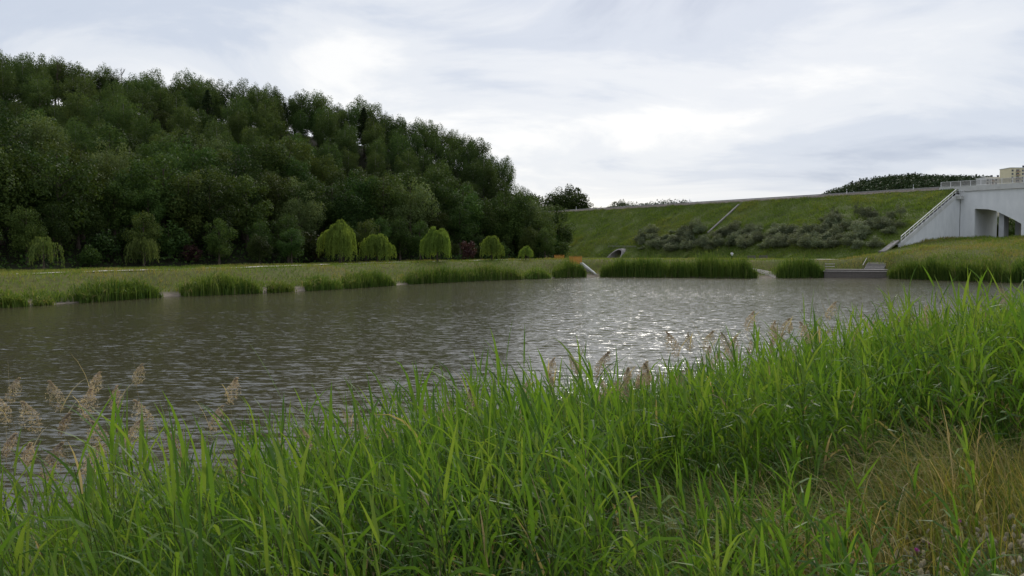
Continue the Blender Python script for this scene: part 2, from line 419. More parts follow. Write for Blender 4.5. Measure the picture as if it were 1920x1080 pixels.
# grass over the banks beyond the water
def bank_grass():
    rg = np.random.default_rng(3)
    N = 330000
    P = np.stack([rg.uniform(-100, 125, N), rg.uniform(55, 205, N)], 1)
    P = P[inframe(P)]
    df, _ = poly_dist(P, FAR); ok = ~inside(P, LAKE) & (df > 1.3) & (df < 34)
    ok &= ~inside(P, np.concatenate([EDGE, RIDGE[::-1]]))
    ok &= emb_z(P) < terrain(P)
    P, df = P[ok], df[ok]
    # paths stay free
    dp, _ = poly_dist(P, PATH[::3]); ok = dp > 1.75; P, df = P[ok], df[ok]
    z = terrain(P); n1 = vnoise(P[:, 0], P[:, 1], 7, 2); n2 = vnoise(P[:, 0], P[:, 1], 2.0, 4)
    h = (0.18 + 0.5 * n2 * n1 + 0.15 * rg.random(len(P))) * np.where(df < 12, 1.1, 0.75)
    ok = (rg.random(len(P)) < 0.85); P, z, h, n1, n2 = P[ok], z[ok], h[ok], n1[ok], n2[ok]
    tint = np.clip(0.62 * n1 + 0.3 * n2 + rg.normal(0, 0.13, len(P)), 0, 1)
    Q, t = blades(np.column_stack([P, z - 0.03]), h, 0.05 + 0.07 * rg.random(len(P)), rg.normal(0, 0.35, (len(P), 2)), tint, rg)
    tag(obj('bank_grass', quads_mesh('bank_grass', Q, t, M_GRASS)), 'meadow grass on the banks across the lake', 'grass', None, 'stuff')
#
# ------------------------------------------------------------------ embankment, road, path
M_EMB = solid_mat('embankment_soil', (0.10, 0.125, 0.03), (0.06, 0.075, 0.02), 0.3, 0.95, 0.05, 3)
TUN_U = None
def frame_pt(u, s, z): p = EA + ED * u + EN * s; return (p[0], p[1], z)
# culvert portal stands where the photo shows it
_y = np.arange(170, 330, .2); _p = np.stack([(1153 - 960) / F * _y, _y], 1); TUN = _p[int(np.argmax(emb_z(_p) > terrain(_p) + .6))]; TUN_R = 17.5 / F * TUN[1]; TUN_Z = float(terrain(TUN[None])[0]); TUN_U = float((TUN - EA) @ ED); TUN_S = float((TUN - EA) @ EN)
def build_embankment():
    us = np.arange(-140, UC - 0.3, 1.2); us = np.append(us, UC - 0.25)
    ss = np.concatenate([np.arange(-34, -11, 4), [-11, -7, -1.2], np.arange(0, 48, 1.0)])
    U, S = np.meshgrid(us, ss); P = EA + U.ravel()[:, None] * ED + S.ravel()[:, None] * EN
    Z = emb_z(P); Sr = S.ravel()
    Z = Z + np.where(Sr > 0.5, 0.3 * (vnoise(P[:, 0], P[:, 1], 3.0, 6) - .5) + 0.15 * (vnoise(P[:, 0], P[:, 1], 1.2, 7) - .5), 0)
    nx = len(us); i = np.arange(len(ss) - 1)[:, None] * nx + np.arange(nx - 1)[None]
    Fc = np.stack([i, i + nx, i + nx + 1, i + 1], -1).reshape(-1, 4)
    V = np.column_stack([P, Z]); cen = V[Fc].mean(1)
    cu = (cen[:, :2] - EA) @ ED; cz = cen[:, 2] - TUN_Z; cs = (cen[:, :2] - EA) @ EN
    keep = ~((np.hypot(cu - TUN_U, cz) < TUN_R * .98) & (cs > 12))
    me = mesh_np('embankment', V, Fc[keep], M_EMB, smooth=True)
    tag(obj('embankment', me), 'long grassy road embankment behind the lake', None, None, 'structure')
    rg = np.random.default_rng(8)
    N = 210000
    u = rg.uniform(-40, UC - 1, N); s = rg.uniform(0.2, 44, N)
    P = EA + u[:, None] * ED + s[:, None] * EN; z = emb_z(P)
    ok = (z > terrain(P) - 0.1) & inframe(P) & ~((np.hypot(u - TUN_U, z - TUN_Z) < TUN_R + .4))
    ok &= np.abs(u - (CH_U0 + (CH_U1 - CH_U0) * np.clip((s - CH_S0) / (CH_S1 - CH_S0), 0, 1))) > 0.6
    P, z = P[ok], z[ok]
    n1 = vnoise(P[:, 0], P[:, 1], 9, 12); n2 = vnoise(P[:, 0], P[:, 1], 2.2, 14)
    h = 0.2 + 0.5 * n2 * n2 + 0.12 * rg.random(len(P))
    tint = np.clip(0.04 + 0.40 * n1 + 0.2 * n2 + rg.normal(0, 0.12, len(P)), 0, 0.95)
    Q, t = blades(np.column_stack([P, z - 0.05]), h, 0.07 + 0.09 * rg.random(len(P)), rg.normal(0, 0.3, (len(P), 2)), tint, rg)
    tag(obj('embankment_grass', quads_mesh('embankment_grass', Q, t, M_GRASS)), 'rough green grass covering the road embankment slope', 'grass', None, 'stuff')
def emb_us(px, py):
    h = hit(px, py, 130, 340); return float((h[:2] - EA) @ ED), float((h[:2] - EA) @ EN)
CH_U0, CH_S0 = emb_us(1385, 385); CH_U1, CH_S1 = emb_us(1327, 438)
build_embankment()

M_CONC = solid_mat('concrete', (0.46, 0.47, 0.48), (0.38, 0.39, 0.40), 0.35, 0.9, 0.01, 6)
M_CONC_L = solid_mat('concrete_light', (0.60, 0.60, 0.58), (0.48, 0.48, 0.46), 0.6, 0.9, 0.01, 6)
M_CONC_D = solid_mat('concrete_weathered', (0.34, 0.32, 0.30), (0.22, 0.20, 0.19), 1.2, 0.95, 0.02, 8)
M_GRAVEL = solid_mat('gravel_path', (0.44, 0.41, 0.35), (0.34, 0.31, 0.26), 3.0, 0.95, 0.02, 14)
M_ASPHALT = solid_mat('asphalt', (0.06, 0.06, 0.062), (0.045, 0.045, 0.047), 3.0, 0.9, 0.006, 20)
M_VERGE = solid_mat('gravel_verge', (0.34, 0.29, 0.25), (0.24, 0.20, 0.17), 2.0, 0.95, 0.02, 10)
M_GALV = solid_mat('galvanised_steel', (0.33, 0.32, 0.31), (0.25, 0.24, 0.23), 2.0, 0.5, spec=0.5, metal=0.3)
M_WHITE = solid_mat('white_paint', (0.78, 0.78, 0.78), (0.68, 0.68, 0.67), 2.0, 0.6, spec=0.4)
M_WOOD = solid_mat('weathered_wood', (0.17, 0.15, 0.135), (0.09, 0.08, 0.072), 3.0, 0.9, 0.01, 18, stretch=(1, 1, 5))
M_WOOD_L = solid_mat('silvered_wood', (0.52, 0.49, 0.45), (0.38, 0.35, 0.32), 3.0, 0.9, 0.01, 18)
M_ORANGE = solid_mat('orange_stained_wood', (0.56, 0.27, 0.06), (0.42, 0.19, 0.04), 3.0, 0.75, 0.006, 16)
M_DARK = solid_mat('dark_metal', (0.05, 0.05, 0.055), (0.035, 0.035, 0.04), 2.0, 0.6)

# road on the crest
def strip_uv(u0, u1, s0, s1, z):
    mb = MB(); mb.add([frame_pt(u0, s0, z), frame_pt(u1, s0, z), frame_pt(u1, s1, z), frame_pt(u0, s1, z)], [(0, 1, 2, 3)]); return mb
tag(obj('road', strip_uv(-140, UC - 0.2, -10, -2.2, ZC + 0.02).mesh('road', M_ASPHALT)), 'asphalt road along the embankment crest', None, None, 'structure')
vb = MB()
us = np.arange(-140, UC - 3, 2.0)
for a, b in zip(us[:-1], us[1:]):
    vb.add([frame_pt(a, 0.35, ZC - 0.25), frame_pt(b, 0.35, ZC - 0.25), frame_pt(b, 0.1, ZC + 0.42), frame_pt(a, 0.1, ZC + 0.42), frame_pt(b, -2.1, ZC + 0.42), frame_pt(a, -2.1, ZC + 0.42)], [(0, 1, 2, 3), (3, 2, 4, 5)])
tag(obj('road_verge', vb.mesh('road_verge', M_VERGE)), 'brownish gravel verge along the road crest', None, None, 'structure')

# guard rail: beam and every post
gr = thing('guard_rail', 'grey steel guard rail running along the embankment crest', 'guard rail')
mb = MB()
for a in np.arange(-60, UC - 6, 4.0):
    b = a + 4.0
    for z0, z1, so in ((0.50, 0.60, -0.52), (0.60, 0.68, -0.56), (0.68, 0.78, -0.52)):
        mb.add([frame_pt(a, so, ZC + z0), frame_pt(b, so, ZC + z0), frame_pt(b, so, ZC + z1), frame_pt(a, so, ZC + z1),
                frame_pt(a, so - .05, ZC + z0), frame_pt(b, so - .05, ZC + z0), frame_pt(b, so - .05, ZC + z1), frame_pt(a, so - .05, ZC + z1)],
               [(0, 1, 2, 3), (7, 6, 5, 4), (3, 2, 6, 7), (0, 4, 5, 1)])
obj('beam', mb.mesh('guard_rail_beam', M_GALV), gr)
pm = MB().box(-0.05, 0.05, -0.06, 0.06, -0.4, 0.66).mesh('guard_rail_post', M_GALV)
for a in np.arange(-58, UC - 6, 4.0):
    o = obj('post', pm, gr, frame_pt(a, -0.68, ZC + 0.12)); o.rotation_euler.z = math.atan2(ED[1], ED[0])
# white marker posts
mk = MB().prism([(-0.06, 0), (0.06, 0), (0.06, 1.5), (0.0, 1.6), (-0.06, 1.5)], 1, -0.06, 0.06).mesh('marker_post_body', M_WHITE)
mkb = MB().box(-0.065, 0.065, -0.065, 0.065, 1.12, 1.32).mesh('marker_post_band', M_DARK)
for px, lab in ((1080, 'white roadside marker post beside the large round tree'), (1292, 'white roadside marker post before the distant low wood'),
                (1585, 'white roadside marker post at the left foot of the wooded hill'), (1709, 'white roadside marker post nearest the bridge railing')):
    a = (px - 960) / F; u = (a * EA[1] - EA[0]) / (ED[0] - a * ED[1])
    t = thing('marker_post', lab, 'marker post', frame_pt(u, 0.0, ZC + 0.1), math.atan2(ED[1], ED[0]), 'marker posts along the road')
    obj('body', mk, t); obj('reflector_band', mkb, t)

# footpath following the far shore
def offset_line(pts, d, closed=False):
    out = []
    for i in range(len(pts)):
        a = pts[max(i - 1, 0)]; b = pts[min(i + 1, len(pts) - 1)]; t = (b - a) / np.linalg.norm(b - a)
        out.append(pts[i] + np.array([-t[1], t[0]]) * d)
    return np.array(out)
def resample(p, st):
    L = np.concatenate([[0], np.cumsum(np.linalg.norm(np.diff(p, axis=0), axis=1))]); q = np.arange(0, L[-1], st)
    return np.stack([np.interp(q, L, p[:, 0]), np.interp(q, L, p[:, 1])], 1)
def smooth_line(p, n=6):
    p = p.copy()
    for _ in range(n): p[1:-1] = (p[:-2] + 2 * p[1:-1] + p[2:]) / 4
    return p
PATH = smooth_line(resample(offset_line(FAR[2:13], 13.5), 2.0), 20)
PATH = np.concatenate([PATH, resample(np.array([PATH[-1], (8, 183), (24, 186), (44, 182), (60, 179), (74, 174)]), 2.0)[1:]])
PATH = smooth_line(PATH, 12)
def ribbon(line, w, lift, name, mat):
    a = offset_line(line, w / 2); b = offset_line(line, -w / 2)
    za = terrain(a) + lift; zb = terrain(b) + lift; n = len(line)
    V = np.concatenate([np.column_stack([a, za]), np.column_stack([b, zb])]); i = np.arange(n - 1)
    return mesh_np(name, V, np.stack([i + n, i + n + 1, i + 1, i], -1), mat, smooth=True)
PATH = PATH[:-1]
tag(obj('footpath', ribbon(PATH, 1.9, 0.16, 'footpath', M_GRAVEL)), 'pale gravel footpath following the far shore', None, None, 'structure')

bank_grass()

# ------------------------------------------------------------------ trees
def leaf_cloud(cen, nor, size, rg, asp=0.62, up=None):
    """kite shaped leaf sprays"""
    N = len(cen); r = rg.normal(size=(N, 3)); t = np.cross(nor, r); t /= np.linalg.norm(t, axis=1)[:, None] + 1e-9
    if up is not None: t = t * (1 - abs(up)) + np.array([0, 0, up]); t /= np.linalg.norm(t, axis=1)[:, None] + 1e-9
    b = np.cross(nor, t); b /= np.linalg.norm(b, axis=1)[:, None] + 1e-9
    s = size[:, None]
    return np.stack([cen - t * s * .5, cen + b * s * asp * .5 + t * s * .08, cen + t * s * .5, cen - b * s * asp * .5 + t * s * .08], 1)

def limb_set(rg, H, R, base, n, r0, lean=0.1, spread=0.8):
    """trunk with limbs reaching into the crown"""
    parts = []
    k = np.linspace(0, 1, 7); wob = np.cumsum(rg.normal(0, lean * 0.25, (7, 2)), axis=0) * H * 0.03
    tr = np.column_stack([wob, k * H * 0.9]); parts.append(tube_vf(tr, r0 * (1 - 0.88 * k) * (1 + 0.5 * np.exp(-k * 14)), 8))
    for i in range(n):
        f = rg.uniform(base, 0.8); p0 = np.array([np.interp(f, k, tr[:, 0]), np.interp(f, k, tr[:, 1]), f * H * 0.9])
        az = i * 2.4 + rg.uniform(-.4, .4); L = R * rg.uniform(0.55, 0.95) * spread; q = np.linspace(0, 1, 5)
        out = np.column_stack([np.cos(az) * L * q, np.sin(az) * L * q, L * (0.75 * q - 0.1 * q * q)])
        rr = r0 * 0.42 * (1 - f * 0.6)
        parts.append(tube_vf(p0 + out, rr * (1 - 0.85 * q), 5))
    return join_vf(parts)

def broad_crown(rg, H, R, base, nl, per, leaf, zs=1.0, lobe=(0.26, 0.42), upbias=0.25, droop=None, flat=1.0):
    """lobes of foliage on an uneven crown envelope"""
    cz0, cz1 = base * H, H; cs, ns, ss, ts = [], [], [], []
    cm = (cz0 + cz1) / 2; hz = (cz1 - cz0) / 2
    for i in range(nl):
        v = rg.normal(size=3); v /= np.linalg.norm(v); v[2] = v[2] * 0.95 + 0.1
        f = rg.uniform(0.5, 0.86) if i > nl // 5 else rg.uniform(0.1, 0.5)
        c = np.array([v[0] * R * f, v[1] * R * f, cm + v[2] * hz * f * flat])
        lr = R * rg.uniform(*lobe) * (1.0 if v[2] < 0.6 else 0.85)
        n = int(per * (lr / (R * 0.34)) ** 2); d = rg.normal(size=(n, 3)); d[:, 2] += upbias; d /= np.linalg.norm(d, axis=1)[:, None]
        rad = lr * (1 - 0.5 * rg.random(n) ** 2.2) * (1 + 0.16 * np.sin(d[:, 0] * 7 + i) * np.cos(d[:, 1] * 6 + 2 * i))
        cen = c + d * rad[:, None] * np.array([1, 1, zs])
        nn = d * 0.8 + rg.normal(size=(n, 3)) * 0.55 + np.array([0, 0, .25]); nn /= np.linalg.norm(nn, axis=1)[:, None]
        cs.append(cen); ns.append(nn); ss.append(leaf * rg.uniform(0.6, 1.35, n)); ts.append(np.clip(rg.normal(0.5 + 0.12 * math.sin(i * 2.1), 0.16, n), 0, 1))
    cen, nor, size, tint = map(np.concatenate, (cs, ns, ss, ts))
    ok = cen[:, 2] > 0.25; cen, nor, size, tint = cen[ok], nor[ok], size[ok], tint[ok]
    return leaf_cloud(cen, nor, size, rg, up=droop), tint

M_LEAF = leaf_mat('leaf_broad', [(0, (0.018, 0.036, 0.009)), (0.5, (0.044, 0.076, 0.017)), (1, (0.10, 0.145, 0.034))], 0.28, 0.5, 0.026)
M_LEAF_B = leaf_mat('leaf_birch', [(0, (0.028, 0.052, 0.015)), (0.5, (0.054, 0.09, 0.024)), (1, (0.10, 0.145, 0.046))], 0.36, 0.32, 0.014)
M_LEAF_P = leaf_mat('leaf_pale', [(0, (0.06, 0.09, 0.03)), (0.5, (0.105, 0.15, 0.05)), (1, (0.17, 0.215, 0.09))], 0.3, 0.2, 0.012)
M_LEAF_W = leaf_mat('leaf_weeping', [(0, (0.08, 0.13, 0.026)), (0.5, (0.15, 0.22, 0.042)), (1, (0.23, 0.305, 0.07))], 0.42, 0.16, 0.01)
M_LEAF_W_SHADE = leaf_mat('leaf_weeping_shaded', [(0, (0.06, 0.095, 0.025)), (0.5, (0.105, 0.15, 0.04)), (1, (0.16, 0.205, 0.065))], 0.35, 0.1, 0.01)  # darker copy of the willow leaf, the hill's shade put into the colour
M_LEAF_G = leaf_mat('leaf_grey_shrub', [(0, (0.065, 0.082, 0.044)), (0.5, (0.14, 0.172, 0.096)), (1, (0.26, 0.29, 0.19))], 0.25, 0.28, 0.015)
M_LEAF_R = leaf_mat('leaf_red', [(0, (0.03, 0.016, 0.016)), (0.5, (0.055, 0.026, 0.026)), (1, (0.085, 0.045, 0.04))], 0.3, 0.15, 0.01)
M_LEAF_C = leaf_mat('needles', [(0, (0.016, 0.03, 0.012)), (0.5, (0.032, 0.052, 0.019)), (1, (0.055, 0.078, 0.032))], 0.15, 0.2, 0.01)
M_BARK = solid_mat('bark', (0.11, 0.085, 0.065), (0.05, 0.04, 0.03), 5, 0.95, 0.02, 14, stretch=(1, 1, 0.3))
M_BARK_B = solid_mat('birch_bark', (0.30, 0.28, 0.25), (0.08, 0.07, 0.06), 3.5, 0.85, 0.01, 14, stretch=(1, 1, 2.5))

def proto(rg, H, R, base, nl, per, leaf, mat, bark, limbs=9, r0=None, **kw):
    V, Fc = limb_set(rg, H, R, max(base, 0.12), limbs, r0 or H * 0.022)
    Q, t = broad_crown(rg, H, R, base, nl, per, leaf, **kw)
    return [('trunk', mesh_np('trunk', V, Fc, bark, smooth=True)), ('crown', quads_mesh('crown', Q, t, mat))]
rgt = np.random.default_rng(21)
P_BROAD = [proto(rgt, 12, 4.6, 0.04, 62, 300, 0.28, M_LEAF, M_BARK, lobe=(0.17, 0.33)) for _ in range(3)] + \
          [proto(rgt, 11, 3.8, 0.02, 54, 280, 0.27, M_LEAF, M_BARK, lobe=(0.18, 0.34), zs=1.2) for _ in range(2)]
P_BIRCH = [proto(rgt, 15, 3.7, 0.03, 88, 210, 0.26, M_LEAF_B, M_BARK_B, lobe=(0.16, 0.32), zs=1.6, upbias=0.1, droop=-0.5, r0=0.2) for _ in range(4)]
P_PALE = [proto(rgt, 11, 4.8, 0.06, 64, 300, 0.24, M_LEAF_P, M_BARK, lobe=(0.18, 0.34), upbias=0.45) for _ in range(2)]
P_ROUND = [proto(rgt, 14, 6.6, 0.02, 150, 230, 0.44, M_LEAF, M_BARK, lobe=(0.16, 0.3), upbias=0.2) for _ in range(2)]
P_SHRUB = [proto(rgt, 3.0, 1.7, 0.0, 34, 80, 0.19, M_LEAF_G, M_BARK, limbs=7, r0=0.05, lobe=(0.12, 0.42)) for _ in range(4)]
P_BUSH = [proto(rgt, 3.6, 2.0, 0.0, 22, 90, 0.28, M_LEAF, M_BARK, limbs=5, r0=0.06, lobe=(0.22, 0.42)) for _ in range(2)]
P_RED = [proto(rgt, 3.8, 1.8, 0.02, 22, 90, 0.28, M_LEAF_R, M_BARK, limbs=5, r0=0.06, lobe=(0.22, 0.42))]

def conifer(rg, H, R):
    V, Fc = tube_vf(np.column_stack([np.zeros(6), np.zeros(6), np.linspace(0, H, 6)]), np.linspace(H * .018, 0.02, 6), 6)
    cs, ts = [], []
    for z in np.arange(0.3 * H, H, H * 0.045):
        rr = R * (1 - (z / H - 0.3) / 0.72) ** 0.8 * rg.uniform(0.75, 1.1); nb = 7
        for i in range(nb):
            a = rg.uniform(0, 6.28); q = rg.random(42) ** 0.7
            c = np.column_stack([np.cos(a) * rr * q, np.sin(a) * rr * q, z - 0.18 * rr * q * q + 0.1 * q]) + rg.normal(0, 0.12, (42, 3))
            cs.append(c)
    cen = np.concatenate(cs); n = len(cen); nor = rg.normal(size=(n, 3)) * .6 + np.array([0, 0, 1]); nor /= np.linalg.norm(nor, axis=1)[:, None]
    return [('trunk', mesh_np('trunk', V, Fc, M_BARK, smooth=True)), ('crown', quads_mesh('crown', leaf_cloud(cen, nor, rg.uniform(.25, .5, n), rg), np.clip(rg.normal(.5, .2, n), 0, 1), M_LEAF_C))]
P_PINE = [conifer(rgt, 13.5, 3.1) for _ in range(2)]

def bare_tree(rg, H):
    parts = []; k = np.linspace(0, 1, 7); tr = np.column_stack([rg.normal(0, .08, 7).cumsum(), rg.normal(0, .08, 7).cumsum(), k * H])
    parts.append(tube_vf(tr, 0.16 * (1 - .85 * k), 6)); tw = []
    for i in range(16):
        f = rg.uniform(.4, .97); p0 = np.array([np.interp(f, k, tr[:, j]) for j in range(3)]); az = rg.uniform(0, 6.28); L = rg.uniform(1.2, 2.8) * (1.2 - f * .6)
        q = np.linspace(0, 1, 4); b = p0 + np.column_stack([np.cos(az) * L * q * .6, np.sin(az) * L * q * .6, L * q]); tw.append((b, 0.06 * (1 - .7 * q)))
        for j in range(3):
            p1 = b[2]; a2 = az + rg.uniform(-1.2, 1.2); tw.append((p1 + np.column_stack([np.cos(a2) * .8 * q * .6, np.sin(a2) * .8 * q * .6, .9 * q]), 0.035 * (1 - .6 * q)))
    V, Fc = join_vf(parts); V2, F2 = join_vf([tube_vf(b, r, 4) for b, r in tw])
    return [('trunk', mesh_np('trunk', V, Fc, M_BARK, smooth=True)), ('branches', mesh_np('branches', V2, F2, M_BARK, smooth=True))]
P_BARE = [bare_tree(rgt, 14) for _ in range(2)]

def weeping(rg, H, R, ns, mat=None):
    V, Fc = limb_set(rg, H * 0.95, R * 0.9, 0.3, 10, H * 0.03, spread=0.9)
    cs, dirs, ts = [], [], []
    arcs = [(rg.uniform(0, 6.28), R * (0.25 + 0.75 * (k / 21) ** .7) * rg.uniform(.8, 1.12), H * rg.uniform(.84, 1.07) * (1 - .16 * (k / 21) ** 2), rg.uniform(.62, 1.0), rg.normal(0, .12)) for k in range(22)]
    for i in range(ns):
        ar = arcs[rg.integers(22)]; s_ = rg.uniform(.12, 1.0) ** .8; az = ar[0] + rg.normal(0, .16) + .3 * (1 - s_) * rg.normal()
        r = ar[1] * s_; z0 = ar[2] * (1 - .9 * max(0, s_ - .5) ** 2) - .10 * H * max(0, .45 - s_) - rg.random() ** 2 * .05 * H; f = r / R
        L = (z0 - 0.12) * (ar[3] * rg.uniform(.7, 1.05) if i % 4 else rg.uniform(.1, .35)) * (0.55 + 0.45 * min(f, 1))
        m = max(5, int(L / 0.17)); q = np.linspace(0, 1, m); bow = R * 0.14 * np.sin(q * 1.6)
        x = np.cos(az) * (r + bow) + rg.normal(0, .05, m); y = np.sin(az) * (r + bow) + rg.normal(0, .05, m); z = z0 + 0.25 * np.sin(q * 3.1) * (1 - q) - L * q ** 1.1
        cs.append(np.column_stack([x, y, z])); tt = rg.normal(0.5 + ar[4], 0.12); ts.append(np.clip(np.full(m, tt) + rg.normal(0, .1, m), 0, 1))
    cen = np.concatenate(cs); n = len(cen); a = rg.uniform(0, 6.28, n); nor = np.column_stack([np.cos(a), np.sin(a), rg.normal(0, .25, n)])
    nor /= np.linalg.norm(nor, axis=1)[:, None]
    Q = leaf_cloud(cen, nor, rg.uniform(.26, .46, n), rg, asp=0.36, up=-0.8)
    return [('trunk', mesh_np('trunk', V, Fc, M_BARK, smooth=True)), ('crown', quads_mesh('crown', Q, np.concatenate(ts), mat or M_LEAF_W))]
P_WILLOW = [weeping(rgt, 7.5, 3.7, 1100), weeping(rgt, 5.2, 2.8, 820), weeping(rgt, 4.6, 2.2, 420), weeping(rgt, 4.6, 2.3, 240, M_LEAF_W_SHADE), weeping(rgt, 4.6, 2.7, 230, M_LEAF_W_SHADE), weeping(rgt, 7.2, 3.9, 1050)]

def plant_tree(name, pr, label, cat, loc, rz, s, group=None):
    t = thing(name, label, cat, loc, rz, group, s)
    for pn, me in pr: obj(pn, me, t)
    return t

# named trees, by photo column of the middle, row of the base or distance, wanted height
def stand(px, Y): return np.array([(px - 960) / F * Y, Y])
def put(name, pr, H0, px, Y, top, label, cat='tree', group=None, wide=1.0, rz=None):
    p = stand(px, Y); z = tz(*p); H = at(px, top, Y)[2] - z; s = H / H0
    return plant_tree(name, pr, label, cat, (p[0], p[1], z - 0.1), random.uniform(0, 6.28) if rz is None else rz, (s * wide, s * wide, s), group)
G_WIL = 'weeping willows along the footpath'
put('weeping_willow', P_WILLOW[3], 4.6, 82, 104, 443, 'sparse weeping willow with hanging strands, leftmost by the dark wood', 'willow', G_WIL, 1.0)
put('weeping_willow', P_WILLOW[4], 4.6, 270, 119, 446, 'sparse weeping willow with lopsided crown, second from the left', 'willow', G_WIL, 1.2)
put('weeping_willow', P_WILLOW[0], 7.5, 638, 142, 415, 'tallest broad weeping willow in the middle of the path', 'willow', G_WIL, 0.98)
put('weeping_willow', P_WILLOW[1], 5.2, 707, 146, 440, 'lower rounded weeping willow touching the tallest one', 'willow', G_WIL, 1.15)
put('weeping_willow', P_WILLOW[5], 7.2, 820, 155, 427, 'broad weeping willow standing between lower willow and heart shaped willow', 'willow', G_WIL, 1.02)
put('weeping_willow', P_WILLOW[1], 5.2, 922, 166, 443, 'heart shaped bright weeping willow near the path bend', 'willow', G_WIL, 0.9)
put('weeping_willow', P_WILLOW[2], 4.6, 986, 172, 461, 'smallest weeping willow beside the orange barriers', 'willow', G_WIL, 1.1)
put('silver_tree', P_PALE[0], 11, 75, 150, 205, 'large pale green round topped tree at the left of the wood', 'tree', None, 1.0)
put('silver_tree', P_PALE[1], 11, 205, 138, 255, 'pale green tree with billowing crown, right of the round topped one', 'tree', None, 0.72)
put('leafy_tree', P_BROAD[3], 11, 395, 135, 330, 'bright green tree standing forward in the wood between two willows', 'tree', None, 1.0)
put('young_tree', P_BROAD[4], 11, 487, 130, 435, 'small cone shaped young tree by the path', 'tree', None, 1.15)
put('young_tree', P_BROAD[3], 11, 547, 136, 425, 'small dark young tree left of the tallest willow', 'tree', None, 1.2)
put('young_tree', P_BROAD[3], 11, 1022, 190, 425, 'dark green bushy tree closing the wood on the right', 'tree', None, 1.1)
put('leafy_tree', P_BROAD[0], 12, 1010, 198, 398, 'rounded dark tree at the right end of the wood', 'tree', None, 1.1)
put('leafy_tree', P_BROAD[1], 12, 960, 196, 345, 'tall grey green tree above the small willow', 'tree', None, 0.8)
put('red_shrub', P_RED[0], 3.8, 876, 168, 452, 'dark red leaved shrub between two weeping willows', 'shrub', None, 1.0)
put('red_shrub', P_RED[0], 3.8, 590, 146, 458, 'dark reddish shrub left of the tallest willow', 'shrub', None, 1.2)
put('red_shrub', P_RED[0], 3.8, 362, 128, 458, 'dark reddish shrub right of the lopsided willow', 'shrub', None, 1.2)
put('round_tree', P_ROUND[0], 14, 1066, 352, 345, 'large round dark tree standing above the road crest', 'tree', None, 1.2)
put('round_tree', P_ROUND[1], 14, 1026, 358, 361, 'lower round tree left of the large one behind the road', 'tree', None, 1.3)
put('round_tree', P_ROUND[0], 14, 1166, 372, 374, 'small grey green round tree behind the road crest', 'tree', None, 1.5)
put('round_tree', P_ROUND[1], 14, 1118, 450, 385, 'tiny dark tree between two round trees behind the road', 'tree', None, 0.5)

# hillside wood
def hill_wood():
    rg = np.random.default_rng(77)
    poly = np.concatenate([EDGE, RIDGE[::-1]])
    N = 30000; P = np.stack([rg.uniform(-230, 16, N), rg.uniform(60, 240, N)], 1)
    P = P[inside(P, poly) & inframe(P, 0.69)]
    de, _ = poly_dist(P, EDGE); dr, _ = poly_dist(P, RIDGE)
    keep = []; cell = {}
    for i in range(len(P)):
        sp_ = 4.4 if de[i] < 16 else (6.1 if dr[i] > 16 else 4.0)
        x, y = P[i]; c = (int(x // 7), int(y // 7)); ok = True
        for a in (-1, 0, 1):
            for b in (-1, 0, 1):
                for j in cell.get((c[0] + a, c[1] + b), ()):
                    if (P[j][0] - x) ** 2 + (P[j][1] - y) ** 2 < sp_ * sp_: ok = False; break
                if not ok: break
            if not ok: break
        if ok: cell.setdefault(c, []).append(i); keep.append(i)
    P, de, dr = P[keep], de[keep], dr[keep]; z = terrain(P)
    zones = ((170, 'above the leftmost willow'), (340, 'above the second willow'), (560, 'left of the tallest willow'), (720, 'above the tallest willow'), (870, 'above the middle willows'), (2000, 'at the right end of the hill'))
    for (x, y), a, b, zz in zip(P, de, dr, z):
        f = a / (a + b); q = rg.random(); rz = rg.uniform(0, 6.28); px = 960 + x / y * F
        zn = next(t for m_, t in zones if px < m_)
        def plant(nm, pr, lab, cat, s, grp): plant_tree(nm, pr, lab + ' ' + zn, cat, (x, y, zz - .1), rz, s, grp + ' ' + zn)
        if a < 7:
            if rg.random() < 0.5: plant('forest_shrub', P_BUSH[rg.integers(2)], 'dark shrub at the foot of the wood', 'shrub', rg.uniform(.8, 1.7), 'shrubs at the foot of the wood')
            else: plant('edge_tree', P_BROAD[3 + rg.integers(2)], 'low leafy tree fronting the wood', 'tree', rg.uniform(.5, .85), 'low trees at the front of the wood')
        elif f > 0.42 and (q < 0.75 or px > 640):
            if q < 0.035 and px < 700: plant('pine_tree', P_PINE[rg.integers(2)], 'dark narrow conifer near the ridge', 'tree', rg.uniform(.85, 1.05), 'conifers near the ridge')
            elif q < 0.16 and b < 14 and 90 < px < 330: plant('bare_tree', P_BARE[rg.integers(2)], 'bare branched tree standing out on the ridge', 'tree', rg.uniform(.8, 1.0), 'bare trees on the ridge')
            else:
                s = rg.uniform(.74, 1.04) * (1.0 if px < 880 else 0.92); w_ = rg.uniform(1.0, 1.3)
                plant('birch_tree', P_BIRCH[rg.integers(4)], 'slender birch on the upper slope', 'tree', (s * w_, s * w_, s), 'birches on the upper slope')
        else:
            s = rg.uniform(.8, 1.45) * (1 - .25 * sstep(.25, .6, np.array(f))); pale = rg.random() < 0.10
            pr = P_PALE[rg.integers(2)] if pale else P_BROAD[rg.integers(5)]
            plant('pale_tree' if pale else 'leafy_tree', pr, 'pale grey green tree on the lower slope' if pale else 'dark broadleaf tree on the lower slope', 'tree', (s, s, s * rg.uniform(.9, 1.15)), 'pale trees on the lower slope' if pale else 'broadleaf trees on the lower slope')
    print('hill trees', len(P))
hill_wood()
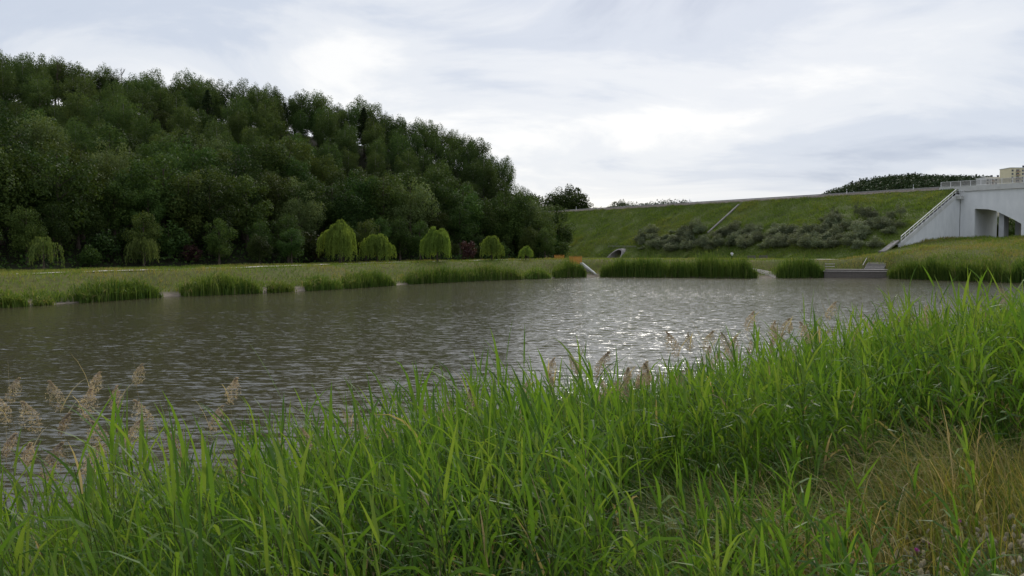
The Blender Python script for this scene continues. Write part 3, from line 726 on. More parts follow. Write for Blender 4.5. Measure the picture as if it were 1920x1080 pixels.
def understorey():
    rg = np.random.default_rng(5); N = 90000; P = np.stack([rg.uniform(-160, 16, N), rg.uniform(60, 225, N)], 1)
    P = P[inside(P, np.concatenate([EDGE, RIDGE[::-1]])) & inframe(P, .7)]; de, _ = poly_dist(P, EDGE); dr, _ = poly_dist(P, RIDGE)
    P = P[(rg.random(len(P)) < np.maximum(np.interp(de, [0, 10, 40, 120], [1, .8, .25, .15]), dr < 9))]; n = len(P); dr, _ = poly_dist(P, RIDGE); c = np.column_stack([P, terrain(P) + rg.random(n) ** np.where(dr < 9, .8, 1.5) * np.where(dr < 9, 5.5, .5 + 2.0 * vnoise(P[:, 0], P[:, 1], 4, 3))])
    nor = rg.normal(size=(n, 3)) + [0, -.4, .8]; nor /= np.linalg.norm(nor, axis=1)[:, None]
    tag(obj('undergrowth', quads_mesh('undergrowth', leaf_cloud(c, nor, np.where(dr < 9, rg.uniform(.5, 1.0, n), rg.uniform(.3, .75, n)), rg), np.clip(rg.normal(.5, .2, n), 0, 1), M_LEAF)), 'low leafy undergrowth on the floor of the hillside wood', 'undergrowth', None, 'stuff')
understorey()

# grey shrubs on the embankment slope
def shrubs():
    rg = np.random.default_rng(31)
    G = 'grey green shrubs on the embankment slope'
    spots = []
    for (x0, x1, n, top, bot) in ((1195, 1332, 74, (432, 448), (470, 474)), (1335, 1470, 56, (425, 440), (462, 470)), (1440, 1560, 46, (425, 450), (466, 474)), (1540, 1690, 56, (402, 430), (458, 472))):
        for i in range(n):
            px = rg.uniform(x0, x1); py = rg.uniform(rg.uniform(*top), rg.uniform(*bot)); spots.append((px, py))
    for px, py in spots:
        h = hit(px, py, 130, 340); u = float((h[:2] - EA) @ ED)
        if u > UC - 3 or abs(px - (1385 - (py - 385) * 58 / 53)) < 9 and py < 445: continue
        s = rg.uniform(0.5, 1.15)
        lab = ('grey green shrub in the dense patch beside the tunnel' if px < 1328 else 'grey green shrub on the slope between drain channel and benches' if px < 1470 else
               'grey green shrub on the slope above the jetty' if px < 1560 else 'grey green shrub on the slope beside the white stairs')
        plant_tree('slope_shrub', P_SHRUB[rg.integers(4)], lab, 'shrub', (h[0], h[1], h[2] - .15), rg.uniform(0, 6.28), (s * rg.uniform(.9, 1.5), s * rg.uniform(.9, 1.5), s * rg.uniform(.7, 1.15)), G)
    for px, py, s, lab in ((1610, 412, 1.15, 'upright dark shrub high on the slope left of the stairs'), (1688, 412, 1.1, 'pointed dark shrub closest to the stair railing'), (1565, 415, 1.0, 'dark shrub standing highest above the jetty')):
        h = hit(px, py, 130, 340); plant_tree('slope_shrub', P_SHRUB[1], lab, 'shrub', (h[0], h[1], h[2] - .15), 1.0, (s * .7, s * .7, s * 1.2), G)
shrubs()

# ------------------------------------------------------------------ reeds along the far shore
def reed_patch(name, label, cat, line_par, width, hgt, dens, rg, kind='stuff', group=None, off=-0.6, tb=0.48):
    a, b = line_par; q = np.linspace(a, b, 60); base = np.stack([np.interp(q, np.arange(len(FAR)), FAR[:, 0]), np.interp(q, np.arange(len(FAR)), FAR[:, 1])], 1)
    L = np.linalg.norm(np.diff(base, axis=0), axis=1).sum(); N = int(L * width * dens)
    f = rg.random(N); w = rg.random(N)
    p = np.stack([np.interp(f, np.linspace(0, 1, 60), base[:, i]) for i in (0, 1)], 1)
    p2 = np.stack([np.interp(np.clip(f + .01, 0, 1), np.linspace(0, 1, 60), base[:, i]) for i in (0, 1)], 1); p1 = np.stack([np.interp(np.clip(f - .01, 0, 1), np.linspace(0, 1, 60), base[:, i]) for i in (0, 1)], 1)
    t = p2 - p1; t /= np.linalg.norm(t, axis=1)[:, None]; nrm = np.column_stack([-t[:, 1], t[:, 0]])
    f = np.clip(f + rg.normal(0, .9, N) / L * (rg.random(N) < .35), -.12, 1.12); en = np.clip(np.minimum(f, 1 - f) * L / 4.0, 0.02, 1) ** 0.6; f = np.clip(f, 0, 1)
    cw = 1 - 0.6 * vnoise(f * L, f * 0, 3.0, 4)
    P = p + nrm * (off + w * width * cw * (0.5 + 0.5 * en))[:, None] + rg.normal(0, .15, (N, 2))
    hole = rg.random(N) < np.clip(1.5 * vnoise(f * L, w * 2, 2.2, 29) + .15, 0, 1); p, w, f, en, P = p[hole], w[hole], f[hole], en[hole], P[hole]; N = len(P)
    z = np.maximum(terrain(P), -0.4)
    h = 1.3 * hgt * (0.34 + 0.66 * en) * (0.5 + 0.45 * vnoise(f * L, w * 3, 1.6, 9) + 0.35 * vnoise(f * L, f * 0, 5.0, 19)) * np.where(rg.random(N) < .12, rg.uniform(1.1, 1.35, N), rg.uniform(.6, 1.08, N)) * np.where(w > .8, .8, 1)
    tint = np.clip(rg.normal(tb, 0.22, N) + 0.3 * (vnoise(f * L, w * 3, 4, 2) - .5), 0, 1)
    Q, tt = blades(np.column_stack([P, z]), h, rg.uniform(.05, .12, N), rg.normal(0, 0.15, (N, 2)) + np.array([-.05, 0]), tint, rg, 2)
    # arching leaves near the top
    M = N; i2 = rg.integers(0, N, M); zz = h[i2] * rg.uniform(.45, .95, M)
    Q2, t2 = blades(np.column_stack([P[i2], z[i2] + zz]), rg.uniform(.25, .5, M), rg.uniform(.06, .12, M), rg.normal(0, .8, (M, 2)), np.clip(tint[i2] + .12, 0, 1), rg)
    return tag(obj(name, quads_mesh(name, np.concatenate([Q, Q2]), np.concatenate([tt, t2]), M_REED_FAR)), label, cat, group, kind)
rgr = np.random.default_rng(41)
G_R = 'reed clumps along the left shore'
def par_at(px):
    """shore parameter seen at a photo column"""
    q = np.linspace(0, len(FAR) - 1, 4000); x = np.interp(q, np.arange(len(FAR)), FAR[:, 0]); y = np.interp(q, np.arange(len(FAR)), FAR[:, 1])
    ok = y > 40; c = 960 + x / np.maximum(y, 1) * F
    i = np.argmin(np.where(ok, np.abs(c - px), 1e9)); return q[i]
for x0, x1, w, h, lab in ((-70, 48, 3.2, 1.2, 'low reed clump at the left edge of the photo'), (60, 96, 2.0, 1.0, 'small dark reed tuft left of the bare shore'),
                          (150, 296, 3.6, 1.5, 'wide reed clump on the shore below the lopsided willow'), (342, 486, 3.6, 1.8, 'tallest rounded reed clump on the left shore'),
                          (500, 548, 2.4, 1.2, 'low reed clump right of the tallest rounded clump'), (574, 640, 3.0, 1.5, 'rounded reed clump below the tallest willow'),
                          (648, 736, 3.0, 1.6, 'dark reed clump below the lower rounded willow')):
    reed_patch('reed_clump', lab, 'reeds', (par_at(x0), par_at(x1)), w, h, 55, rgr, None, G_R)
reed_patch('reed_bank', 'long light green reed belt below the middle willows', 'reeds', (par_at(768), par_at(978)), 3.5, 1.8, 42, rgr, 'stuff', tb=.55)
reed_patch('reed_clump', 'reed clump left of the concrete wing wall', 'reeds', (par_at(985), par_at(1030)), 2.6, 1.7, 50, rgr, None, G_R, tb=.55)
reed_patch('reed_clump', 'tall reed clump right beside the concrete wing wall', 'reeds', (par_at(1042), par_at(1098)), 3.0, 2.6, 55, rgr, None, G_R, off=-.2)
reed_patch('reed_bank', 'long dark green reed belt in front of the embankment', 'reeds', (par_at(1128), par_at(1418)), 4.2, 2.9, 45, rgr, 'stuff', tb=.38)
reed_patch('reed_bank', 'dark green reed belt between slipway and jetty', 'reeds', (par_at(1458), par_at(1545)), 4.2, 3.0, 45, rgr, 'stuff', tb=.34)
reed_patch('reed_bank', 'reed belt on the shore below the bridge', 'reeds', (par_at(1668), par_at(1890)), 4.2, 2.7, 42, rgr, 'stuff', tb=.35)
reed_patch('reed_bank', 'reed belt at the right edge of the far shore', 'reeds', (par_at(1890), 23.0), 4.0, 2.6, 20, rgr, 'stuff', tb=.35)
def shore_fringe():
    """ragged low growth between the reed clumps"""
    rg = np.random.default_rng(19); N = 60000; L0, L1 = par_at(-80), 22.6
    q = rg.uniform(L0, L1, N); base = np.stack([np.interp(q, np.arange(len(FAR)), FAR[:, i]) for i in (0, 1)], 1)
    P = base + rg.normal(0, 2.2, (N, 2)); df, _ = poly_dist(P, FAR); ok = (~inside(P, LAKE)) & (df > .5) & (df < 7)
    P, df, q = P[ok], df[ok], q[ok]; g = vnoise(P[:, 0], P[:, 1], 3.4, 33); gap = ((P[:, 1] < 120) & (df < 2.0))
    ok = (rg.random(len(P)) < np.clip((g - .25) * 2.2, 0.03, 1)) & ~(gap & (g < .62)); P, df, g = P[ok], df[ok], g[ok]; n = len(P)
    c = at(1435, 512, 160); ok = np.hypot(P[:, 0] - c[0], (P[:, 1] - c[1]) * .6) > 4.0; J = at(1604, 510, 162); ok &= np.hypot((P[:, 0] - J[0]) * .8, P[:, 1] - J[1]) > 5.2; S_ = at(1106, 505, 172); ok &= np.hypot(P[:, 0] - S_[0], P[:, 1] - S_[1]) > 2.4
    P, df, g = P[ok], df[ok], g[ok]; n = len(P)
    h = (.25 + 1.15 * g * rg.random(n)) * np.interp(df, [0, 2, 7], [1, 1, .6])
    Q, t = blades(np.column_stack([P, terrain(P) - .03]), h, rg.uniform(.04, .10, n), rg.normal(0, .28, (n, 2)), np.clip(rg.normal(.55, .22, n) + .3 * (vnoise(P[:, 0], P[:, 1], 6, 3) - .5), 0, 1), rg, 2)
    tag(obj('shore_grass', quads_mesh('shore_grass', Q, t, M_REED_FAR)), 'ragged tall grass along the far waterline', 'grass', None, 'stuff')
shore_fringe()

# ------------------------------------------------------------------ bridge with wing wall, stairs and railings
MV = -EN                                             # into the passage under the road
RZ_D = math.atan2(ED[1], ED[0])
def loc(u, v, z): p = CORNER + ED * u + MV * v; return (p[0], p[1], z)
def to_world(mb):
    """MB built in (u, v, z) about the bridge corner -> object placed at the corner"""
    return mb
BZ = 5 - 5 * KB
def bobj(name, mb, mat, parent=None): return obj(name, mb.mesh(name, mat), parent)
def wall_mat():
    m, n, l = new_mat('wing_wall_concrete')
    out = n.new('ShaderNodeOutputMaterial'); p = n.new('ShaderNodeBsdfPrincipled'); p.inputs['Roughness'].default_value = 0.9; p.inputs['Specular IOR Level'].default_value = 0.2
    l.new(p.outputs[0], out.inputs[0]); tc = n.new('ShaderNodeTexCoord')
    mp = n.new('ShaderNodeMapping'); mp.inputs['Scale'].default_value = (1, 1, 0.4); l.new(tc.outputs['Object'], mp.inputs[0])
    a = n.new('ShaderNodeTexNoise'); a.inputs['Scale'].default_value = 0.9; a.inputs['Detail'].default_value = 8; l.new(mp.outputs[0], a.inputs[0])
    r = ramp_node(n, [(0.2, (0.62, 0.635, 0.645)), (0.75, (0.76, 0.77, 0.775))]); l.new(a.outputs[0], r.inputs[0]); l.new(r.outputs[0], p.inputs['Base Color'])
    return m
M_WALL = wall_mat()
bridge = thing('road_bridge', 'grey concrete arched road bridge at the right edge', 'bridge', (CORNER[0], CORNER[1], BZ), RZ_D, None, KB)
# local axes of the empty: x along the road (to the right), y into the passage
ARCH = [(2.95, 14.4), (5.53, 14.2), (7.05, 13.76), (8.56, 12.93), (10.24, 12.0), (11.78, 10.96)]
def front(y0, y1, x1=46.0, z1=18.15):
    mb = MB(); poly = [(0, 6.0), (2.95, 6.0)] + ARCH + [(11.78, 6.0), (15.0, 6.0), (15.0, 10.6), (18, 12.4), (22, 13.8), (26, 14.3), (32, 14.3), (36, 13.6), (40, 11.8), (42, 10.8), (42, 6.0), (x1, 6.0), (x1, z1), (0, z1)]
    return mb.prism(poly, 1, y0, y1)
bobj('front_wall', front(0, 0.6), M_WALL, bridge)
bobj('rear_wall', front(11.4, 12.0), M_WALL, bridge)
bobj('deck', MB().box(0.003, 46, 0.603, 11.397, 16.6, 18.1), M_CONC, bridge)
bobj('abutment', MB().box(0.003, 2.93, 0.603, 11.397, 6.0, 16.597), M_WALL, bridge)
bobj('pier', MB().box(11.83, 14.9, 0.603, 11.397, 6.0, 16.597), M_WALL, bridge)
for u0, v0, du, dv in ((7.2, 1.2, 0.95, 2.6), (8.55, 6.2, 0.8, 2.2)):
    bobj('column', MB().box(u0, u0 + du, v0, v0 + dv, 6.0, 16.595), M_CONC, bridge)
eb = MB().prism([(-0.32, 18.2), (0.5, 18.2), (0.5, 19.3), (-0.32, 19.3)], 0, -4.2, 46)
bobj('edge_beam', eb, M_CONC_L, bridge)
bobj('joint', MB().box(0.02, 0.09, -0.03, 0.02, 6.2, 16.9), M_DARK, bridge)
br = thing('bridge_railing', 'light steel railing with mesh panels on top of the bridge', 'railing', loc(0, 0, BZ + 19.3 * KB), RZ_D, None, KB)
rp = MB().box(-0.045, 0.045, -0.045, 0.045, 0, 1.15).mesh('railing_post', M_WHITE)
rtm = MB().box(0, 1.9, -0.035, 0.035, 1.1, 1.16).mesh('top_bar', M_WHITE); rbm = MB().box(0, 1.9, -0.02, 0.02, 0.1, 0.14).mesh('bottom_bar', M_WHITE)
pn = MB()
for i in range(30): pn.box(0.05 + i * 0.0625, 0.05 + i * 0.0625 + 0.03, -0.012, 0.012, 0.14, 1.1)
pnm = pn.mesh('railing_panel', M_GALV)
for i in range(25):
    x = -4.0 + i * 2.0
    obj('post', rp, br, (x, 0, 0))
    if i < 24: obj('top_bar', rtm, br, (x + .05, 0, 0)); obj('bottom_bar', rbm, br, (x + .05, 0, 0)); obj('panel', pnm, br, (x + 0.03, 0.0, 0))

# wing wall and stairs run down from the corner towards the lake (local -y)
ww = thing('wing_wall', 'grey triangular wing wall beside the bridge stairs', 'wall', (CORNER[0], CORNER[1], BZ), RZ_D, None, KB)
SL = 26.7; Z0, Z1 = 17.0, 6.75
bobj('wall_body', MB().prism([(0, 4), (0, Z0), (-2.3, Z0), (-SL, Z1), (-SL, 4)], 0, -0.45, -0.003), M_WALL, ww)
# shallow recessed course lines
for z in np.arange(8.8, 15.5, 1.1):
    y1 = -2.3 - (Z0 - z) / (Z0 - Z1) * (SL - 2.3) + 1.2
    bobj('course', MB().box(-0.01, 0.012, y1, -0.2, z, z + 1.06), M_WALL, ww)
st = thing('stairs', 'pale concrete stairway descending the embankment beside the bridge', 'stairs', (CORNER[0], CORNER[1], BZ), RZ_D, None, KB)
bobj('stringer', MB().prism([(-0.2, Z0 - .25), (-0.2, Z0 + 0.42), (-2.3, Z0 + 0.42), (-SL, Z1 + 0.42), (-SL, Z1 - .45), (-2.3, Z0 - .45)], 0, 0.003, 0.16), M_CONC_L, st)
bobj('stringer', MB().prism([(-0.2, Z0 - .5), (-0.2, Z0 + 0.42), (-2.3, Z0 + 0.42), (-SL, Z1 + 0.42), (-SL, Z1 - .5), (-2.3, Z0 - .5)], 0, -2.0, -1.85), M_CONC_L, st)
NS = 62; tm = MB().box(-1.845, -0.46, -0.5, 0.0, -0.32, 0.0).mesh('tread', M_CONC_L)
for i in range(NS):
    f = (i + .5) / NS; obj('tread', tm, st, (0, -2.3 - f * (SL - 2.3) + .2, Z0 + 0.1 - f * (Z0 - Z1)))
bobj('landing', MB().box(-1.845, 0.9, -2.5, -0.34, Z0 + 0.0, Z0 + 0.2).box(0.165, 0.9, -2.3, -0.36, Z0 - 0.5, Z0 - 0.02), M_CONC_L, st)
sr = thing('stair_railing', 'white railing climbing along the outer side of the stairs', 'railing', (CORNER[0], CORNER[1], BZ), RZ_D, None, KB)
def zst(y): return Z0 + .4 if y > -2.3 else Z0 + .4 - (-2.3 - y) / (SL - 2.3) * (Z0 - Z1)
for x in (0.08,):
    for zo, w in ((1.15, 0.10), (0.62, 0.05)):
        bobj('handrail', MB().bar((x, -2.3, zst(-2.3) + zo), (x, -SL, zst(-SL) + zo), w), M_WHITE, sr)
    for y in np.linspace(-2.4, -SL + .1, 15):
        bobj('post', MB().box(x - .04, x + .04, y - .04, y + .04, zst(y), zst(y) + 1.14), M_WHITE, sr)
lr = MB()
for zo in (0.25, 0.6, 1.15): lr.bar((0.85, -2.35, Z0 + .2 + zo), (0.85, -0.4, Z0 + .2 + zo), 0.06)
for zo in (0.25, 0.6, 1.15): lr.bar((0.12, -2.35, Z0 + .2 + zo), (0.85, -2.35, Z0 + .2 + zo), 0.06)
bobj('landing_rail', lr, M_WHITE, sr)
for x, y in ((0.85, -2.35), (0.85, -1.4), (0.85, -0.42)): bobj('post', MB().box(x - .04, x + .04, y - .04, y + .04, Z0 + .2, Z0 + 1.35), M_WHITE, sr)
# stone chute continuing below the stairs
a = np.array(loc(-1.0, (-SL + 0.2) * KB, 0)[:2]); b = np.array(loc(-1.3, -SL * KB - 6.0, 0)[:2]); q = np.linspace(0, 1, 8)[:, None]
ln = a + (b - a) * q; zz = surf(ln) + 0.12
mbx = MB()
for i in range(7): mbx.bar((*ln[i], zz[i]), (*ln[i + 1], zz[i + 1]), 1.3, 0.3)
tag(bobj('drain_chute', mbx, M_CONC_D), 'weathered concrete chute below the foot of the stairs', 'drain')
# drain channel on the embankment
ch = thing('drain_channel', 'narrow concrete drain channel running down the embankment slope', 'drain')
n = 26
for i in range(n):
    f0, f1 = i / n, (i + .94) / n; pts = []
    for f in (f0, f1):
        u = CH_U0 + (CH_U1 - CH_U0) * f; s = CH_S0 + (CH_S1 - CH_S0) * f; p = EA + ED * u + EN * s; pts.append((p[0], p[1], float(emb_z(p[None])[0]) + 0.22))
    bobj('slab', MB().bar(pts[0], pts[1], 0.42, 0.3), M_CONC_D, ch)

# ------------------------------------------------------------------ tunnel portal under the embankment
def tunnel():
    Rr, th, L = TUN_R * .87, TUN_R * .13, 16.0; zb = TUN_Z; k = 28
    def shell(rad0, rad1, cut):
        V, Fc = [], []
        for i in range(k + 1):
            a = math.pi * i / k
            for rad in (rad0, rad1):
                x = -math.cos(a) * rad; z = math.sin(a) * rad * 1.12
                V.append((x, -(rad1 * 1.12 - z) * cut, z)); V.append((x, L, z))
        for i in range(k):
            j = i * 4; n_ = j + 4
            Fc += [(j, n_, n_ + 1, j + 1), (j + 2, j + 3, n_ + 3, n_ + 2), (j, j + 2, n_ + 2, n_)]
        return MB().add(V, Fc)
    t = thing('tunnel_portal', 'arched concrete tunnel mouth at the foot of the embankment', 'tunnel', frame_pt(TUN_U, TUN_S - 2.2, zb - 0.3), RZ_D)
    bobj('arch', shell(Rr, Rr + th, 1.0), M_CONC_D, t)
    bobj('floor', MB().box(-Rr, Rr, -3.4, L, -0.05, 0.32), M_GRAVEL, t)
    bobj('back_wall', MB().box(-Rr - .3, Rr + .3, L, L + .2, 0, 3), M_CONC_D, t)
tunnel()
h = hit(1165, 463, 150, 340); 
rl = thing('slope_railing', 'low grey pipe railing on the slope above the tunnel mouth', 'railing', tuple(h), 0.0)
p0, p1 = hit(1140, 465, 150, 340), hit(1192, 465, 150, 340)
bobj('rail', MB().bar(p0 - h + [0, 0, .55], p1 - h + [0, 0, .55], .12), M_GALV, rl); bobj('rail', MB().bar(p0 - h + [0, 0, .28], p1 - h + [0, 0, .28], .06), M_GALV, rl)
for f in np.linspace(0, 1, 6):
    q_ = p0 + (p1 - p0) * f; gz = float(surf(q_[None, :2])[0]); bobj('post', MB().box(q_[0] - h[0] - .05, q_[0] - h[0] + .05, q_[1] - h[1] - .05, q_[1] - h[1] + .05, gz - h[2] - .3, q_[2] - h[2] + .54), M_GALV, rl)

# ------------------------------------------------------------------ orange timber barriers at the sluice
def barrier(px0, px1, Y, top, label):
    a, b = at(px0, top, Y), at(px1, top, Y + 0.6); z = tz(*((a + b)[:2] / 2)); L = np.linalg.norm((b - a)[:2]); H = a[2] - z
    t = thing('timber_barrier', label, 'barrier', (a[0], a[1], z), math.atan2(b[1] - a[1], b[0] - a[0]), 'orange timber barriers by the sluice')
    for x in (0.0, L / 2, L): bobj('post', MB().box(x - .07, x + .07, -.07, .07, -.3, H + .05), M_ORANGE, t)
    nb = 5; bh = (H - .1) / nb
    for i in range(nb): bobj('board', MB().box(-.1, L + .1, -.115, -.072, .08 + i * bh, .08 + i * bh + bh - .035), M_ORANGE, t)
    bobj('cap_rail', MB().box(-.14, L + .14, -.13, .1, H + .053, H + .11), M_ORANGE, t)
barrier(1040, 1057, 181, 479, 'orange timber barrier on the far side of the path')
barrier(1068, 1090, 175, 481, 'orange timber barrier on the near side of the path')
# low sluice wall descending into the water
def wing():
    a = at(1091, 494, 174); b = at(1120, 518, 171.5)
    t = thing('sluice_wall', 'sloping pale concrete wing wall running down into the water', 'wall', (a[0], a[1], 0), math.atan2(b[1] - a[1], b[0] - a[0]))
    L = float(np.linalg.norm((b - a)[:2])); za, zb = a[2], b[2]
    bobj('wall_body', MB().prism([(-.4, -.6), (L, -.6), (L, zb), (0, za), (-.4, za)], 1, 0, .35), M_CONC_D, t)
    bobj('coping', MB().prism([(L + .12, zb), (L + .12, zb + .2), (0, za + .2), (-.5, za + .2), (-.5, za)], 1, -.08, .46), M_CONC_L, t)
    c = at(1100, 510, 171.2)
    bobj('apron', MB().prism([(-.6, -.5), (L - .3, -.5), (L - 1.1, .1), (-.6, 1.9)], 1, -1.8, -.003), M_CONC_D, t)
    bobj('outlet', MB().box(.4, 1.5, -1.86, -1.803, -.3, .55), M_DARK, t)
wing()
# pale slipway
UPE = [hit(*p, 120, 260) for p in ((1404, 503.5), (1420, 506), (1440, 510.5), (1462, 515), (1482, 519.8))]
LOE = [hit(*p, 120, 260) for p in ((1402, 505), (1416, 509), (1430, 514), (1442, 518), (1452, 521.5))]
Vt = np.array(UPE + LOE) + [0, 0, .13]; Vt[[4, 9], 2] = .03; nq = 5; i = np.arange(4)
Vs = np.concatenate([Vt, Vt - [0, 0, .6]])
tag(obj('slipway', mesh_np('slipway', Vs, [np.stack([i + nq, i + nq + 1, i + 1, i], -1), np.stack([i + nq + 10, i + nq + 11, i + nq + 1, i + nq], -1), np.array([[9, 4, 14, 19]])], solid_mat('pale_sand', (0.46, 0.42, 0.36), (0.34, 0.30, 0.25), 1.5, .95, .02, 9))), 'pale sandy slipway sloping into the water', None, None, 'structure')

# ------------------------------------------------------------------ timber jetty and steps
def jetty():
    a = at(1546, 517, 164.5); b = at(1662, 518, 160.5); rz = math.atan2(b[1] - a[1], b[0] - a[0]); L = float(np.linalg.norm((b - a)[:2]))
    t = thing('timber_jetty', 'dark weathered timber jetty with planked front on the far shore', 'jetty', (a[0], a[1], 0), rz)
    for k in range(4):
        for j in range(6):
            x0 = j * L / 6; bobj('front_board', MB().box(x0 + .02, x0 + L / 6 - .02, 0.0, .07, -.25 + k * .38, -.25 + k * .38 + .36), M_WOOD, t)
    for j in range(7): bobj('pile', MB().tube([(j * L / 6, .16, -1), (j * L / 6, .16, 1.28)], .1, 8), M_WOOD, t)
    for j in range(3): bobj('deck_plank', MB().box(-.25, L + .1, -.12 + j * .34, -.12 + j * .34 + .32, 1.30, 1.38), M_WOOD_L, t)
    bobj('rear_board', MB().box(0.2, L + .25, .95, 1.02, .6, 1.66), M_WOOD, t)
    for j in range(4): bobj('deck_plank', MB().box(0.1, L + .4, .93 + j * .34, .93 + j * .34 + .32, 1.68, 1.76), M_WOOD_L, t)
    s = thing('timber_steps', 'weathered timber steps climbing the bank behind the jetty', 'steps', loc2(a, rz, L * .66, 2.4, 0), rz)
    for k in range(6):
        bobj('tread', MB().box(.18 * k, .18 * k + 3.6, k * .75, k * .75 + .62, 1.74 + k * .26, 1.86 + k * .26), M_WOOD_L, s)
        bobj('riser', MB().box(.18 * k + .03, .18 * k + 3.57, k * .75 + .03, k * .75 + .1, 1.45 + k * .26, 1.737 + k * .26), M_DARK, s)
    for x in (-.12, 3.55):
        bobj('stringer', MB().add([(x + .18 * k_ + o_, y_, z_) for o_ in (0, .1) for k_, y_, z_ in ((0, -.1, 1.3), (5, 4.4, 2.6), (5, 4.4, 3.0), (0, -.1, 1.7))], [(0, 1, 2, 3), (7, 6, 5, 4), (0, 4, 5, 1), (2, 6, 7, 3), (1, 5, 6, 2), (0, 3, 7, 4)]), M_WOOD, s)
    bobj('handrail', MB().bar((-.3, 0, 2.6), (.7, 4.6, 4.0), .09), M_WOOD_L, s)
    for f in (0, .5, 1): bobj('post', MB().box(-.34 + f * 1.0, -.25 + f * 1.0, f * 4.6 - .05, f * 4.6 + .05, 1.2 + f * 1.3, 2.6 + f * 1.4), M_WOOD, s)
    r = thing('jetty_rail', 'short grey timber rail at the left end of the jetty', 'railing', (a[0], a[1], 0), rz)
    for z in (2.2, 2.75): bobj('rail', MB().box(.1, 2.0, 2.6, 2.68, z, z + .12), M_WOOD_L, r)
    for x in (.2, 1.9): bobj('post', MB().box(x - .06, x + .06, 2.69, 2.81, 1.0, 2.9), M_WOOD, r)
def loc2(a, rz, x, y, z): return (a[0] + math.cos(rz) * x - math.sin(rz) * y, a[1] + math.sin(rz) * x + math.cos(rz) * y, z)
jetty()

def mound_weeds():
    rg = np.random.default_rng(23); N = 50000; P = np.stack([rg.uniform(74, 130, N), rg.uniform(130, 200, N)], 1); P = P[inframe(P, .68)]; df, _ = poly_dist(P, FAR)
    ok = ~inside(P, LAKE) & (df > 3) & (emb_z(P) < terrain(P)) & (((P - CORNER) @ EN) > -.2) & (((P - CORNER) @ ED) > -1.5); P = P[ok]; g = vnoise(P[:, 0], P[:, 1], 3.5, 43); g2 = vnoise(P[:, 0], P[:, 1], 8, 47)
    ok = rg.random(len(P)) < np.clip(g * 1.5 - .3, .05, 1); P, g, g2 = P[ok], g[ok], g2[ok]; n = len(P)
    Q, t = blades(np.column_stack([P, terrain(P) - .05]), (.2 + .9 * g * rg.random(n)), rg.uniform(.06, .14, n), rg.normal(0, .35, (n, 2)), np.clip(.15 + .75 * g2 + rg.normal(0, .16, n), 0, 1), rg, 2)
    tag(obj('mound_weeds', quads_mesh('mound_weeds', Q, t, M_GRASS)), 'rough weeds covering the mound below the bridge', 'weeds', None, 'stuff')
    M_UMB = solid_mat('white_umbel', (.72, .72, .66), (.6, .6, .54), 8, .9); um = MB()
    for i in range(16):
        r = .03 if i else .05; a_ = i * 2.4; q = .17 * math.sqrt(i / 16); um.add([(q * math.cos(a_) + r * math.cos(t_), q * math.sin(a_) + r * math.sin(t_), .02 * math.cos(i)) for t_ in np.linspace(0, 6.28, 7)[:-1]], [tuple(range(6))])
    umm = um.mesh('umbel', M_UMB); ust = MB().tube([(0, 0, -1.0), (0, 0, 0)], [.015, .01], 5).mesh('stem', M_REED_FAR)
    for x0, x1, y0, y1, nn, lab in ((1860, 1895, 482, 497, 26, 'white flower umbel on the mound near the right edge'), (1775, 1798, 474, 486, 9, 'white flower umbel on the slope below the wing wall'), (1350, 1420, 468, 476, 14, 'white flower umbel behind the standing person'), (1215, 1270, 476, 484, 14, 'white flower umbel right of the tunnel mouth')):
        for k in range(nn):
            h_ = hit(rg.uniform(x0, x1), rg.uniform(y0, y1), 120, 300); t_ = thing('flower_umbel', lab, 'flower', (h_[0], h_[1], h_[2] + .9), rg.uniform(0, 6), lab.replace('flower umbel', 'flower umbels'), rg.uniform(.7, 1.2))
            obj('stem', ust, t_); obj('umbel', umm, t_)
mound_weeds()

# benches by the path
def bench(px, Y, rz, label):
    p = stand(px, Y); t = thing('park_bench', label, 'bench', (p[0], p[1], tz(*p)), rz, 'benches beside the far path')
    W = .95
    for x in (-.75, .75):
        bobj('leg', MB().box(x - .06, x + .06, -.25, .25, -.2, .40).box(x - .05, x + .05, .18, .27, .403, .95), M_CONC_D, t)
    for j in range(4): bobj('seat_slat', MB().box(-W, W, -.27 + j * .125, -.27 + j * .125 + .1, .405, .45), M_WOOD, t)
    for j in range(3): bobj('back_slat', MB().box(-W, W, .13, .175, .52 + j * .15, .52 + j * .15 + .11), M_WOOD, t)
bench(1409, 178.5, .1, 'left weathered wooden bench beside the far path'); bench(1431, 177.5, -.1, 'right weathered wooden bench beside the far path')

